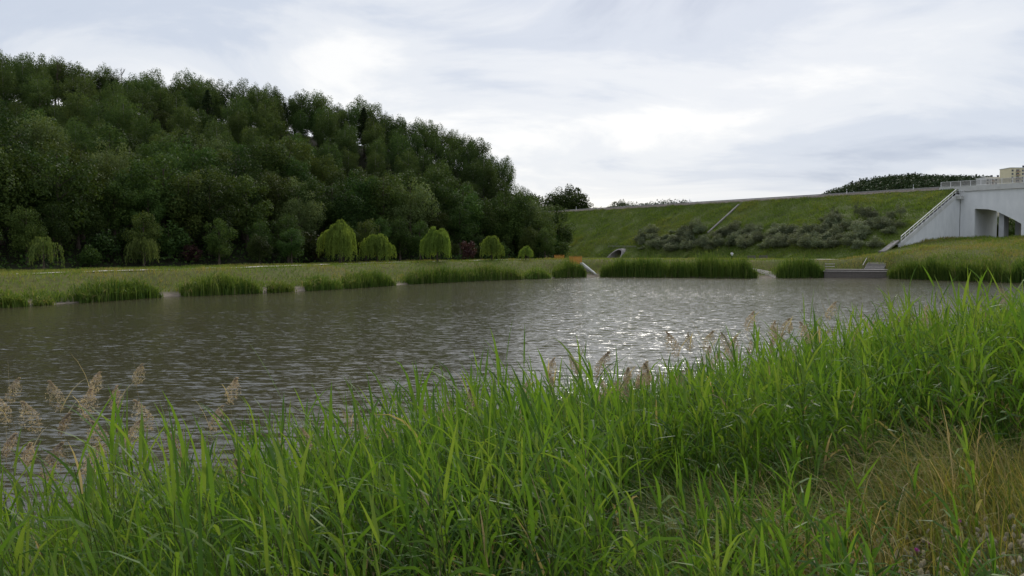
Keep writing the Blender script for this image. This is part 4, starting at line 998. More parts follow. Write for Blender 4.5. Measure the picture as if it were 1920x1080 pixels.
# ------------------------------------------------------------------ person on the path
def person(px, Y):
    p = stand(px, Y); M_SKIN = solid_mat('skin', (.5, .3, .22), (.45, .27, .2), 4, .6); M_SH = solid_mat('white_shirt', (.78, .78, .8), (.7, .7, .72), 5, .9); M_TR = solid_mat('dark_trousers', (.03, .03, .035), (.02, .02, .025), 5, .9); M_HAIR = solid_mat('hair', (.06, .04, .03), (.03, .02, .015), 20, .7)
    t = thing('person', 'person in white top and dark trousers standing on the far path', 'person', (p[0], p[1], tz(*p) + .1), 2.6)
    V, E, Rd = [], [], []
    def chain(pts, rad, root=None):
        last = root
        for q, r in zip(pts, rad):
            V.append(q); Rd.append(r); k = len(V) - 1
            if last is not None: E.append((last, k))
            last = k
        return last
    pel = chain([(0, 0, .95)], [.14]); ab = chain([(0, 0, 1.12), (0, 0, 1.32)], [.125, .15], pel); nk = chain([(0, 0, 1.47), (0, -.01, 1.55)], [.07, .055], ab)
    chain([(0, -.02, 1.63), (0, -.01, 1.73)], [.085, .075], nk)
    for s in (-1, 1):
        chain([(s * .1, 0, .88), (s * .11, -.02, .5), (s * .12, .01, .09), (s * .13, -.13, .04)], [.085, .06, .042, .035], pel)
        w = chain([(s * .19, 0, 1.40), (s * .33, -.03, 1.18), (s * .36, -.2, 1.02)], [.05, .042, .03], ab)
        pa = chain([(s * .36, -.26, 1.0)], [.032], w)
        for i, (dx, L) in enumerate(((-.03, .07), (-.01, .085), (.01, .08), (.03, .065))):
            chain([(s * .36 + dx, -.31, .99), (s * .36 + dx, -.31 - L * .6, .965)], [.009, .007], pa)
        chain([(s * .33, -.27, 1.0), (s * .315, -.31, 1.0)], [.010, .008], w)
    me = bpy.data.meshes.new('person_body'); me.from_pydata(V, E, []); me.materials.append(M_SKIN); b = obj('body', me, t)
    sk = b.modifiers.new('skin', 'SKIN'); sk.use_smooth_shade = True
    for i, r in enumerate(Rd): me.skin_vertices[0].data[i].radius = (r, r)
    me.skin_vertices[0].data[0].use_root = True
    b.modifiers.new('sub', 'SUBSURF').levels = 1
    sh = MB(); sh.tube([(0, 0, .86), (0, 0, 1.1), (0, 0, 1.35), (0, 0, 1.46), (0, 0, 1.5)], [.19, .17, .2, .15, .08], 12)
    for s in (-1, 1): sh.tube([(s * .14, 0, 1.42), (s * .22, 0, 1.37), (s * .31, -.02, 1.2), (s * .345, -.06, 1.13)], [.075, .08, .065, .06], 10)
    obj('shirt', sh.mesh('shirt', M_SH, True), t)
    trs = MB(); trs.tube([(0, 0, .82), (0, 0, .98)], [.175, .165], 12)
    for s in (-1, 1): trs.tube([(s * .08, 0, .93), (s * .1, 0, .8), (s * .112, -.02, .5), (s * .12, .01, .1)], [.1, .11, .085, .075], 10)
    obj('trousers', trs.mesh('trousers', M_TR, True), t)
    hr = MB(); hr.tube([(0, .02, 1.62), (0, .02, 1.72), (0, .01, 1.79), (0, .01, 1.82)], [.085, .105, .085, .02], 10); obj('hair', hr.mesh('hair', M_HAIR, True), t)
    for s in (-1, 1): obj('shoe', MB().prism([(.08, 0), (-.2, 0), (-.2, .05), (-.05, .1), (.08, .11)], 0, s * .125 - .05, s * .125 + .05).mesh('shoe', M_DARK), t)
person(1372, 174)

# ------------------------------------------------------------------ vehicles behind the bridge
def van(px, Y, label, z0=None, rz=0.4, s=1.0):
    p = stand(px, Y); z = tz(*p) if z0 is None else z0
    MW = solid_mat('van_paint', (.75, .75, .75), (.7, .7, .7), 1, .35, spec=.5); MG = solid_mat('van_glass', (.03, .035, .04), (.02, .025, .03), 1, .1, spec=.6)
    t = thing('parked_van', label, 'van', (p[0], p[1], z), rz, 'white vans parked beyond the bridge', s)
    bobj('body', MB().prism([(-2.4, .3), (2.3, .3), (2.4, .9), (2.1, 1.15), (1.5, 2.0), (1.2, 2.1), (-2.3, 2.1), (-2.4, 1.9)], 1, -.95, .95), MW, t)
    bobj('windscreen', MB().add([(2.09, -.8, 1.2), (2.09, .8, 1.2), (1.56, .75, 1.96), (1.56, -.75, 1.96)], [(0, 1, 2, 3)]), MG, t)
    for y in (-.955, .955): bobj('side_window', MB().box(.5, 1.35, y - .003, y + .003, 1.3, 1.85), MG, t)
    for x in (-1.5, 1.5):
        for y in (-.85, .85): bobj('wheel', MB().tube([(x, y - .1, .33), (x, y + .12, .33)], .33, 16), M_DARK, t)
van(1897, 232, 'white van parked beyond the bridge opening, roof just visible'); 
van(1911, 262, 'smaller white vehicle further behind the van', None, .9, .9)
for px, Y, top in ((1885, 285, 395), (1905, 290, 392), (1925, 285, 396), (1945, 291, 390)):
    put('passage_tree', P_BROAD[2], 12, px, Y, top, 'dark tree seen through the bridge opening', 'tree', 'trees seen through the bridge opening', 1.2)

# ------------------------------------------------------------------ distant hill, wood and buildings
def far_hill():
    M_FH = solid_mat('hill_ground', (.05, .06, .025), (.035, .042, .02), .02, .95)
    xs = np.arange(60, 1150, 14.0); ys = np.arange(430, 1500, 16.0); X, Y = np.meshgrid(xs, ys)
    def hz(X, Y):
        prof = np.interp(X, [60, 200, 330, 372, 410, 450, 520, 620, 800, 1100], [0, 0, 36, 66, 80, 84, 82, 72, 62, 40])
        return prof * np.exp(-((Y - 930) / 190) ** 2) + 4 * (vnoise(X, Y, 60, 3) - .5)
    Z = hz(X, Y); Z[:, 0] = -5; Z[:, -1] = -5; Z[0] = -5; Z[-1] = -5
    nx = len(xs); i = np.arange(len(ys) - 1)[:, None] * nx + np.arange(nx - 1)[None]
    tag(obj('hill', mesh_np('hill', np.column_stack([X.ravel(), Y.ravel(), Z.ravel()]), np.stack([i, i + 1, i + nx + 1, i + nx], -1).reshape(-1, 4), M_FH, smooth=True)), 'distant wooded hill behind the bridge', None, None, 'structure')
    rg = np.random.default_rng(9); N = 2900
    T = np.stack([rg.uniform(300, 720, N), rg.uniform(780, 960, N)], 1); z = hz(T[:, 0], T[:, 1]); Qs, Ts = [], []
    for (x, y), zz in zip(T, z):
        H = rg.uniform(9, 13); Rr = rg.uniform(3.0, 4.6); m = 46; con = rg.random() < .12
        d = rg.normal(size=(m, 3)); d /= np.linalg.norm(d, axis=1)[:, None]; q = rg.random(m)
        if con: c = np.column_stack([d[:, 0] * Rr * .8 * (1.05 - q), d[:, 1] * Rr * .8 * (1.05 - q), H * (.15 + .9 * q)])
        else: c = np.column_stack([d[:, 0] * Rr, d[:, 1] * Rr, H * .58 + d[:, 2] * H * .42])
        nn = d + rg.normal(size=(m, 3)) * .4; nn /= np.linalg.norm(nn, axis=1)[:, None]
        Qs.append(leaf_cloud(c + [x, y, zz], nn, rg.uniform(1.2, 2.6, m), rg)); Ts.append(np.clip(rg.normal(.3 if con else .5, .18, m), 0, 1))
    tag(obj('distant_wood', quads_mesh('distant_wood', np.concatenate(Qs), np.concatenate(Ts), M_LEAF_C)), 'dark dense wood covering the distant hill', 'wood', None, 'stuff')
    # low wood behind the road crest
    Qs, Ts = [], []
    for k in range(90):
        px = rg.uniform(1178, 1318); Y = rg.uniform(450, 520); top = np.interp(px, [1178, 1200, 1235, 1270, 1300, 1318], [382, 379, 374, 370, 376, 382]) + rg.uniform(-1.5, 4)
        p = at(px, top, Y); zz = 8; H = p[2] - zz; Rr = rg.uniform(2.6, 4.5); m = 170
        d = rg.normal(size=(m, 3)); d /= np.linalg.norm(d, axis=1)[:, None]
        c = np.column_stack([d[:, 0] * Rr, d[:, 1] * Rr, H * .6 + d[:, 2] * H * .4]) * (1 - .12 * rg.random((m, 1)))
        nn = d + rg.normal(size=(m, 3)) * .5; nn /= np.linalg.norm(nn, axis=1)[:, None]
        Qs.append(leaf_cloud(c + [p[0], p[1], zz], nn, rg.uniform(.7, 1.6, m), rg)); Ts.append(np.clip(rg.normal(.6, .2, m), 0, 1))
    tag(obj('low_wood', quads_mesh('low_wood', np.concatenate(Qs), np.concatenate(Ts), M_LEAF_C)), 'low dark wood on the skyline behind the road crest', 'wood', None, 'stuff')
far_hill()
M_PL = solid_mat('white_render', (.72, .72, .72), (.66, .66, .67), .3, .9); M_PY = solid_mat('yellow_render', (.74, .67, .48), (.66, .60, .43), .3, .9)
M_WIN = solid_mat('window_glass', (.05, .06, .075), (.035, .04, .05), .5, .15, spec=.6); M_BALC = solid_mat('balcony_panel', (.42, .30, .22), (.34, .24, .18), .5, .8)
def block(px0, px1, Y, top, label, mat, floors, bays, balc, base=30.0, depth=14):
    a, b = at(px0, top, Y), at(px1, top, Y); W = b[0] - a[0]; H = a[2] - base
    t = thing('apartment_block', label, 'building', (a[0], Y, base), 0.0)
    bobj('wall', MB().box(0, W, 0, depth, 0, H), mat, t)
    bobj('roof', MB().box(-.3, W + .3, -.3, depth + .3, H, H + .5), M_PL, t)
    for x in (W * .3, W * .55, W * .8): bobj('roof_vent', MB().box(x, x + 1.2, 3, 4.2, H + .5, H + 2.2).box(x - .15, x + 1.35, 2.85, 4.35, H + 2.2, H + 2.4), M_DARK, t)
    fw = MB().box(-.75, .75, -.06, .05, -.75, .75).mesh('window', M_WIN); sm_ = MB().box(-.85, .85, -.16, 0, -.9, -.76).mesh('sill', M_PL)
    for f in range(floors):
        z = H - 2.0 - f * 2.9
        for k in range(bays):
            x = W * (k + .5) / bays
            if balc and k % 3 == 1:
                bo = bobj('balcony', MB().box(x - 1.6, x + 1.6, -1.2, -.003, z - 1.3, z - 1.15), M_PL, t); bobj('panel', MB().box(x - 1.6, x + 1.6, -1.26, -1.2, z - 1.28, z - .3), M_BALC, bo)
                bobj('door', MB().box(x - 1.3, x + 1.3, -.05, .05, z - 1.1, z + .9), M_WIN, bo)
            else:
                w = obj('window', fw, t, (x, 0, z)); obj('sill', sm_, w)
block(1848, 1896, 690, 333, 'low white apartment block at the right behind the bridge railing', M_PL, 5, 6, True)
block(1894, 1990, 665, 315, 'tall yellow apartment block at the right edge above the bridge', M_PY, 9, 10, True)

# ------------------------------------------------------------------ foreground reeds and grass
M_REED = leaf_mat('reed_leaf', [(0, (0.022, 0.064, 0.016)), (0.35, (0.06, 0.145, 0.022)), (0.7, (0.118, 0.24, 0.03)), (0.9, (0.175, 0.265, 0.05)), (0.95, (0.34, 0.29, 0.18)), (1, (0.38, 0.33, 0.23))], transl=0.5, rnd=0.12, hue=0.01, gloss=0.2, rough=0.5)
M_STEM = leaf_mat('reed_stem', [(0, (0.06, 0.09, 0.03)), (0.6, (0.13, 0.16, 0.05)), (0.85, (0.30, 0.25, 0.15)), (1, (0.42, 0.36, 0.24))], transl=0.05, rnd=0.1)
M_PLUME = leaf_mat('reed_plume', [(0, (0.28, 0.22, 0.185)), (0.5, (0.40, 0.335, 0.28)), (1, (0.55, 0.49, 0.42))], transl=0.35, rnd=0.2, hue=0.01)

def reed_geo(B, h, lean, nl, rg, wscale=1.0, tb=0.5, wind=(-0.6, -0.25)):
    """stems and ribbons for N reed plants; returns stem quads, leaf quads with tints and leaf owner"""
    N = len(B); u = np.linspace(0, 1, 4)
    cur = B[:, None] + np.stack([lean[:, None, 0] * h[:, None] * u ** 2, lean[:, None, 1] * h[:, None] * u ** 2, h[:, None] * u * np.ones((N, 1))], -1)
    r = 0.0038 * (1 - .6 * u); az = rg.uniform(0, np.pi, N); S = []
    for da in (0, np.pi / 2):
        off = np.stack([np.cos(az + da), np.sin(az + da), np.zeros(N)], -1)
        for k in range(3): S.append(np.stack([cur[:, k] - off * r[k], cur[:, k] + off * r[k], cur[:, k + 1] + off * r[k + 1], cur[:, k + 1] - off * r[k + 1]], 1))
    stem = np.stack(S, 1)                                            # (N,6,4,3)
    f = (np.linspace(0.22, 0.985, nl)[None] + rg.normal(0, .02, (N, nl))).clip(.1, 1)
    p0 = B[:, None] + np.stack([lean[:, None, 0] * h[:, None] * f ** 2, lean[:, None, 1] * h[:, None] * f ** 2, h[:, None] * f], -1)
    a0 = rg.uniform(0, 2 * np.pi, N)[:, None] + np.pi * (np.arange(nl)[None] % 2) + rg.normal(0, .5, (N, nl))
    dx = np.cos(a0) + wind[0]; dy = np.sin(a0) + wind[1]; a = np.arctan2(dy, dx)
    L = rg.uniform(.28, .56, (N, nl)) * (0.7 + 0.5 * np.sin(np.clip(f, 0, 1) * 2.6)) * (h / 1.9)[:, None] ** .5
    el0 = np.radians(rg.uniform(44, 80, (N, nl)) + 10 * (f > .85)); bend = np.radians(rg.uniform(15, 150, (N, nl)) * np.where(f > .85, .5, 1))
    W = rg.uniform(.0066, .0142, (N, nl)) * wscale; tw = rg.normal(0, .5, (N, nl))
    st = 5; v = np.linspace(0, 1, st); wv = np.array([.55, 1.0, .9, .55, .04])
    side0 = np.stack([-np.sin(a), np.cos(a), np.zeros_like(a)], -1)
    pos = p0; P_, S_ = [], []
    for k in range(st):
        e = el0 - bend * v[k] ** 1.3; d = np.stack([np.cos(e) * np.cos(a), np.cos(e) * np.sin(a), np.sin(e)], -1)
        upv = np.cross(d, side0); sd_ = side0 * np.cos(tw)[..., None] + upv * np.sin(tw)[..., None]
        P_.append(pos); S_.append(sd_ * (W * wv[k])[..., None]); pos = pos + d * (L / (st - 1))[..., None]
    Q = np.stack([np.stack([P_[k] - S_[k], P_[k] + S_[k], P_[k + 1] + S_[k + 1], P_[k + 1] - S_[k + 1]], 2) for k in range(st - 1)], 2)   # (N,nl,4q,4,3)
    base = tb + rg.normal(0, .14, (N, 1)) + 0.45 * (f - .6) + rg.normal(0, .09, (N, nl))
    dead = rg.random((N, nl)) < np.where(f < .4, .2, .004); tint = np.where(dead, rg.uniform(.93, 1, (N, nl)), np.clip(base, 0, .84))
    return stem, Q, tint

SHORE_D = (np.array([22, 36.0]) - np.array([-6.5, 10.2])); SHORE_D /= np.linalg.norm(SHORE_D)
def near_d(P):
    d, _ = poly_dist(P, NEAR); return np.where(inside(P, LAKE), -d, d)
def reed_edge(x): return np.where(x < .8, 12.0, np.clip(8.4 + .7 * (x - 1.5), 8.0, 10.7))
def reed_height(d, x, rg, n):
    h = np.interp(d, [-1.6, -.5, 2, 4, 6, 7.5, 8.3, 8.9, 10.6], [1.5, 1.76, 1.86, 1.76, 1.52, 1.28, 1.1, .66, .42]) * rg.uniform(.73, 1.04, n)
    return h * (1 - .05 * sstep(.5, -3.0, np.asarray(x, float)))
def reed_bed():
    rg = np.random.default_rng(101)
    N = 210000; P = np.stack([rg.uniform(-16, 46, N), rg.uniform(2.0, 52, N)], 1)
    P = P[inframe(P, .72)]; d = near_d(P); dist = np.hypot(P[:, 0], P[:, 1])
    db = reed_edge(P[:, 0] + .8 * (vnoise(P[:, 0], P[:, 1], 1.1, 51) - .5)); d2 = d + np.where(db < 11, 8.3 - db, -1.2)
    dl = 10.6 + .5 * sstep(2.0, -.5, P[:, 0]) + 1.1 * (vnoise(P[:, 0], P[:, 1], 1.6, 3) - .5)
    ok = (d > -1.5) & (d < dl) & (dist > 3.0)
    P, d, dist, d2 = P[ok], d[ok], dist[ok], d2[ok]
    dens = np.interp(dist, [0, 8, 14, 25, 50], [50, 54, 46, 28, 16]) * np.interp(np.where(d < 3, d, np.maximum(d2, 3)), [-1.6, -.6, 1, 6, 7.6, 8.2, 8.8, 10.5], [.3, .65, 1, 1.0, 1.0, .75, 0, 0]) + np.interp(dist, [0, 8, 14, 25, 50], [30, 30, 20, 10, 6]) * (d2 > 8.0) * sstep(.55, .68, vnoise(P[:, 0], P[:, 1], .9, 77))
    dens *= np.interp(P[:, 0], [-6, -2.5, 1], [.42, .6, 1.0]) * (0.25 + 1.5 * vnoise(P[:, 0], P[:, 1], .9, 6) ** 1.3)
    area = 62 * 50.0; p = dens / (N / area)
    ok = rg.random(len(P)) < p; P, d, dist, d2 = P[ok], d[ok], dist[ok], d2[ok]; n = len(P)
    z = np.maximum(terrain(P), -.35); h = reed_height(np.where(d < 3, d, np.maximum(d2, 3)), P[:, 0], rg, n)
    h *= rg.uniform(.82, 1.14, n) * (0.72 + 0.3 * vnoise(P[:, 0], P[:, 1], 2.4, 11) + .26 * vnoise(P[:, 0], P[:, 1], .8, 12))
    lean = np.array([-.10, -.03]) + rg.normal(0, .09, (n, 2))
    patch = vnoise(P[:, 0], P[:, 1], 3.2, 21)
    S, Q, t = [], [], []
    far = dist > 16
    for sel, nl, ws in ((~far, 11, 1.0), (far, 9, 1.35)):
        s_, q_, t_ = reed_geo(np.column_stack([P[sel], z[sel]]), h[sel], lean[sel], nl, rg, ws * np.interp(dist[sel], [3, 6, 9], [.66, .86, 1.0])[:, None], .5)
        t_ = np.where(t_ > .9, t_, np.clip(t_ + .3 * (patch[sel] - .5)[:, None], 0, .86))
        S.append(s_.reshape(-1, 4, 3)); Q.append(q_.reshape(-1, 4, 3)); t.append(np.repeat(t_.reshape(-1), 4))
    S, Q, t = map(np.concatenate, (S, Q, t)); print('reed plants', n, 'leaf quads', len(Q))
    bed = thing('reed_bed', 'dense bed of tall green reeds along the near shore', 'reeds'); bed['kind'] = 'stuff'
    o = obj('leaves', quads_mesh('reed_leaves', Q, t, M_REED), bed); o['kind'] = 'stuff'
    o = obj('stems', quads_mesh('reed_stems', S, np.repeat(np.clip(rg.normal(.45, .2, n), 0, 1), 6), M_STEM), bed); o['kind'] = 'stuff'
    # dry stalks of last year, densest on the left
    m = 7600; P = np.stack([rg.uniform(-14, 30, m * 6), rg.uniform(3, 40, m * 6)], 1); P = P[inframe(P, .72)]; d = near_d(P)
    ok = (d > -1.4) & (d < 7.5) & (np.hypot(P[:, 0], P[:, 1]) > 4.0) & (rg.random(len(P)) < np.interp(P[:, 0] - .35 * P[:, 1], [-9, -5, 0, 2, 6], [1, .75, .25, .35, .75]))
    P = P[ok][:m]; n = len(P); z = np.maximum(terrain(P), -.3); h = rg.uniform(.7, 1.9, n) * np.interp(near_d(P), [-1, 3, 8], [1.1, 1.1, .65])
    b = np.column_stack([P, z]); lean = np.clip(rg.normal(0, .13, (n, 2)), -.26, .26) + [-.06, 0]
    s_, _, _ = reed_geo(b, h, lean, 2, rg)
    o = obj('dry_stalks', quads_mesh('dry_stalks', s_.reshape(-1, 4, 3), np.repeat(rg.uniform(.8, 1, n), 6), M_STEM), bed); o['kind'] = 'stuff'
    # litter of broken blades between the stems, tinted dark as painted shade
    m = 26000; P = np.stack([rg.uniform(-12, 30, m * 4), rg.uniform(3, 40, m * 4)], 1); P = P[inframe(P, .72)]; d = near_d(P); P = P[(d > -.6) & (d < 9.2)][:m]; n = len(P)
    Q, t = blades(np.column_stack([P, np.maximum(terrain(P), -.05)]), rg.uniform(.1, .55, n), rg.uniform(.012, .028, n), rg.normal(0, .9, (n, 2)), np.clip(rg.normal(.25, .2, n), 0, 1), rg)
    o = obj('undergrowth', quads_mesh('undergrowth', Q, t, M_REED), bed); o['kind'] = 'stuff'
reed_bed()

# feathery plume hanging to one side
def plume_mesh(rg, L=.26, W=.06, n=420):
    q = rg.random(n) ** .8; ax = np.column_stack([.35 * L * q ** 2, np.zeros(n), L * q - .25 * L * q ** 2])
    sp_ = W * np.sin(np.clip(q * 1.0 + .12, 0, 1) * 3.0) * rg.random(n) ** .6; a = rg.uniform(0, 6.28, n)
    c = ax + np.column_stack([np.cos(a) * sp_ + sp_ * .5, np.sin(a) * sp_, -sp_ * .35])
    nor = rg.normal(size=(n, 3)); nor /= np.linalg.norm(nor, axis=1)[:, None]
    return quads_mesh('plume', leaf_cloud(c, nor, rg.uniform(.012, .03, n), rg, asp=.28), np.clip(rg.normal(.5, .25, n), 0, 1), M_PLUME)
rgp = np.random.default_rng(55)
PLUMES = [plume_mesh(rgp), plume_mesh(rgp, .2, .04), plume_mesh(rgp, .32, .075, 520)]
def reed_proto(rg, h, nl, dry=False):
    s, q, t = reed_geo(np.zeros((1, 3)), np.array([h]), np.array([[-.10, -.02]]) + rg.normal(0, .04, (1, 2)), nl, rg, .95 if not dry else .5, .6 if not dry else 1.2)
    if dry: t = np.clip(t + .5, .97, 1)
    lv = [quads_mesh('leaf', q[0, k], np.full(len(q[0, k]), t[0, k]), M_REED) for k in range(nl)]
    tip = s[0].reshape(-1, 3); tip = tip[np.argmax(tip[:, 2])]
    return quads_mesh('stem', s[0], np.full(len(s[0]), .5 if not dry else .95), M_STEM), lv, tip
PR_GREEN = [reed_proto(rgp, 2.0, 10) for _ in range(6)]; PR_DRY = [reed_proto(rgp, 2.2, 2, True) for _ in range(3)]
def put_reed(P, h, pr, label, group, plume=None, name='reed', ps=1.0):
    stem, lv, tip = pr; z = max(tz(*P), -.3); s = h / (2.0 if pr in PR_GREEN else 2.2)
    t = thing(name, label, 'reed', (P[0], P[1], z), random.uniform(-.5, .5), group, s)
    obj('stem', stem, t)
    for m in lv: obj('leaf', m, t)
    if plume is not None:
        o = obj('plume', plume, t, tuple(tip)); o.rotation_euler = (0, 0, random.uniform(0, 6.28)); o.scale = (ps / s,) * 3
    return t
def at_top(px, py, D):
    """reed standing at distance D whose tip shows at this photo pixel: place and height"""
    p = at(px, py, D); z = max(tz(p[0], p[1]), -.3); return p[:2], p[2] - z
# tall dry plumes above the bed on the left
for px, py, D, lab in ((18, 768, 9.6, 'leftmost'), (76, 750, 10.2, 'second'), (208, 730, 10.8, 'third'), (306, 716, 11.2, 'tallest'), (122, 800, 9.2, 'x'), (205, 790, 9.0, 'x'), (160, 812, 8.6, 'x'), (475, 905, 7.0, 'low'), (125, 905, 6.4, 'lowl'), (70, 850, 8.0, 'x'), (330, 800, 9.5, 'x'), (45, 800, 9.2, 'x'), (250, 770, 10.2, 'x'), (10, 830, 8.4, 'x'), (150, 770, 10, 'x'), (280, 840, 8.4, 'x'), (420, 800, 9.8, 'x'), (100, 870, 7.4, 'x'), (230, 860, 7.8, 'x'), (380, 850, 8.4, 'x'), (190, 900, 6.8, 'x'), (470, 760, 10.8, 'x')):
    P, h = at_top(px, py, D)
    text = {'leftmost': 'dry reed with drooping brown plume, leftmost above the water', 'second': 'dry reed with brown plume beside the leftmost one', 'third': 'dry reed with slim upright plume above the left water', 'tallest': 'tallest dry reed with reddish brown plume over the water',
            'low': 'dry reed with brown plume low in the green bed, left of the middle', 'lowl': 'dry reed with dull brown plume low at the left edge', 'x': 'dry reed with pale brown plume at the left of the bed'}[lab]
    put_reed(P, h, PR_DRY[rgp.integers(3)], text, 'dry plumed reeds on the left', PLUMES[rgp.integers(3)], 'plumed_reed', 1.55)
# single green reeds that rise above the skyline of the bed
for px, py, D, lab in ((590, 765, 12.0, 'broad leaved green reed sticking up left of the middle'), (730, 760, 12.2, 'green reed sticking up over the water in the middle left'), (912, 690, 14.5, 'tall dark green reed with spread leaves standing alone over the water'), (1130, 668, 16.5, 'green reed tip above the bed right of the middle'),
                       (1400, 640, 21, 'green reed tip rising before the far water'), (1600, 585, 25, 'tall dark reed with two upright leaves on the right skyline'), (1612, 590, 25.5, 'dark reed leaning right on the right skyline'), (1735, 590, 30, 'green reed tip on the skyline near the right edge'), (1165, 960, 4.9, 'bright yellow green reed standing at the bottom middle'), (1710, 860, 5.4, 'single tall reed with bent grey leaves in front of the dry grass'), (45, 1010, 5.0, 'broad bright reed leaf plant in the bottom left corner')):
    P, h = at_top(px, py, D); put_reed(P, max(h, .5), PR_GREEN[rgp.integers(6)], lab, 'single green reeds standing out of the bed', None)
# pale old plumes among the green on the right
k = 0
while k < 150:
    px, D = rgp.uniform(1080, 1910) if k % 4 else rgp.uniform(600, 1400), rgp.uniform(6.5, 28); P = stand(px, D); d = float(near_d(P[None])[0])
    if not (1.8 < d < 7.6): continue
    h = float(np.interp(d, [-1, 3, 8], [2.3, 2.3, 1.75])) * rgp.uniform(.92, 1.1) * (.84 if px < 1330 else 1)
    zone = 'left of the middle' if px < 960 else 'right of the middle' if px < 1350 else 'toward the right' if px < 1650 else 'near the right edge'
    put_reed(P, h, PR_DRY[rgp.integers(3)], 'old reed with whitish plume among the green reeds ' + zone, 'pale plumed reeds ' + zone, PLUMES[rgp.integers(3)], 'plumed_reed', 1.0); k += 1
# near reeds, each one its own
k = 0
while k < 64:
    P = np.array([rgp.uniform(-4.5, 6.5), rgp.uniform(3.9, 9)]); d = float(near_d(P[None])[0])
    if not (1.5 < d < 9.5) or (d > 8.2 and k % 3) or abs(P[0]) > .68 * P[1]: continue
    h = float(reed_height(np.array([d]), P[:1], rgp, 1)[0]) 
    z = tz(*P)
    if z + h > EYE - .27 * P[1]: h = max(.45, EYE - .27 * P[1] - z)
    put_reed(P, h, PR_GREEN[rgp.integers(6)], 'green reed in the nearest rows of the reed bed', 'green reeds in the nearest rows'); k += 1

# dry grass on the bank in front
M_DRY = leaf_mat('dry_grass', [(0, (0.05, 0.10, 0.016)), (0.35, (0.13, 0.175, 0.03)), (0.62, (0.23, 0.215, 0.06)), (0.85, (0.36, 0.28, 0.13)), (1, (0.46, 0.38, 0.24))], transl=0.4, rnd=0.0, hue=0)
def long_blades(B, h, w, az, lay, tint):
    """arching ribbons, lay = share of the length lying over"""
    N = len(B); st = 4; v = np.linspace(0, 1, st); wv = np.array([.8, 1, .7, .05]); sd_ = np.stack([-np.sin(az), np.cos(az), np.zeros(N)], -1); pos = B; P_, S_ = [], []
    e0 = np.radians(85) - lay * .35; 
    for k in range(st):
        e = e0 - lay * v[k] * 1.9; d = np.stack([np.cos(e) * np.cos(az), np.cos(e) * np.sin(az), np.sin(e)], -1); P_.append(pos); S_.append(sd_ * (w * wv[k] / 2)[:, None]); pos = pos + d * (h / (st - 1))[:, None]
    Q = np.stack([np.stack([P_[k] - S_[k], P_[k] + S_[k], P_[k + 1] + S_[k + 1], P_[k + 1] - S_[k + 1]], 1) for k in range(st - 1)], 1)
    return Q.reshape(-1, 4, 3), np.repeat(tint, st - 1)
def dry_grass():
    rg = np.random.default_rng(61)
    N = 150000; P = np.stack([rg.uniform(-3, 13, N), rg.uniform(1.8, 15, N)], 1); P = P[inframe(P, .70)]; d = near_d(P)
    ok = (d > np.minimum(reed_edge(P[:, 0]), 10.4) - .5 + .8 * (vnoise(P[:, 0], P[:, 1], 1.2, 3) - .5)) & (d < 13.5) & (np.hypot(P[:, 0], P[:, 1]) > 2.2); P, d = P[ok], d[ok]
    ok = rg.random(len(P)) < np.interp(P[:, 1], [2, 6, 14], [1, .9, .45]); P, d = P[ok], d[ok]; n = len(P); n1 = vnoise(P[:, 0], P[:, 1], 1.0, 13); n2 = vnoise(P[:, 0], P[:, 1], .35, 15)
    h = (.10 + .24 * n1) * rg.uniform(.6, 1.3, n); edge = sstep(10.6, 9.8, d); h = h * (1 + 1.1 * edge)
    tint = np.clip(.38 + .35 * (n2 - .5) - .06 * edge + .25 * np.exp(-((d - 9.9) / .5) ** 2) + rg.normal(0, .2, n) - .38 * sstep(1.6, .2, P[:, 0]), 0, 1)
    az = rg.normal(2.6, 1.1, n); lay = np.clip(rg.normal(.5, .3, n) + .5 * edge, .1, 1.35)
    Q, t = long_blades(np.column_stack([P, terrain(P) - .01]), h * 1.25, rg.uniform(.004, .009, n), az, lay, tint); print('dry grass', len(Q))
    tag(obj('dry_grass', quads_mesh('dry_grass', Q, t, M_DRY)), 'golden green dry grass on the near bank', 'grass', None, 'stuff')
dry_grass()

# hare's-foot clover and knapweed
M_CLO = leaf_mat('clover_head', [(0, (.36, .33, .27)), (1, (.60, .57, .50))], .3, .15, .005); M_KNAP = leaf_mat('knapweed_petal', [(0, (.28, .05, .30)), (1, (.46, .12, .48))], .35, .1, 0); M_YEL = leaf_mat('yellow_petal', [(0, (.6, .42, .02)), (1, (.75, .55, .04))], .3, .1, 0)
M_RSTEM = solid_mat('red_stem', (.13, .07, .05), (.08, .05, .035), 20, .8); M_GSTEM = solid_mat('green_stem', (.09, .12, .04), (.06, .08, .03), 20, .8)
def clover_head(rg):
    n = 150; d = rg.normal(size=(n, 3)); d /= np.linalg.norm(d, axis=1)[:, None]; c = d * np.array([.0065, .0065, .011]); nor = np.cross(d, rg.normal(size=(n, 3))); nor /= np.linalg.norm(nor, axis=1)[:, None]
    t = d; b = np.cross(nor, t); s = .008; Q = np.stack([c - b * .0016, c + t * s * .5 + b * .001, c + t * s, c + b * .0016], 1)
    th = np.linspace(0, 2 * np.pi, 9)[:-1]; zz = np.linspace(-1, 1, 6); rr = np.sqrt(np.clip(1 - zz ** 2, .02, 1)) * .0062
    ring = np.stack([np.stack([np.cos(th) * r_, np.sin(th) * r_, np.full(8, z_ * .011)], -1) for r_, z_ in zip(rr, zz)])
    body = np.stack([ring[:-1], np.roll(ring, -1, 1)[:-1], np.roll(ring, -1, 1)[1:], ring[1:]], 2).reshape(-1, 4, 3)
    return quads_mesh('flower_head', np.concatenate([Q, body]), np.concatenate([rg.random(n), np.full(len(body), .45)]), M_CLO)
HEADS = [clover_head(rgp) for _ in range(3)]
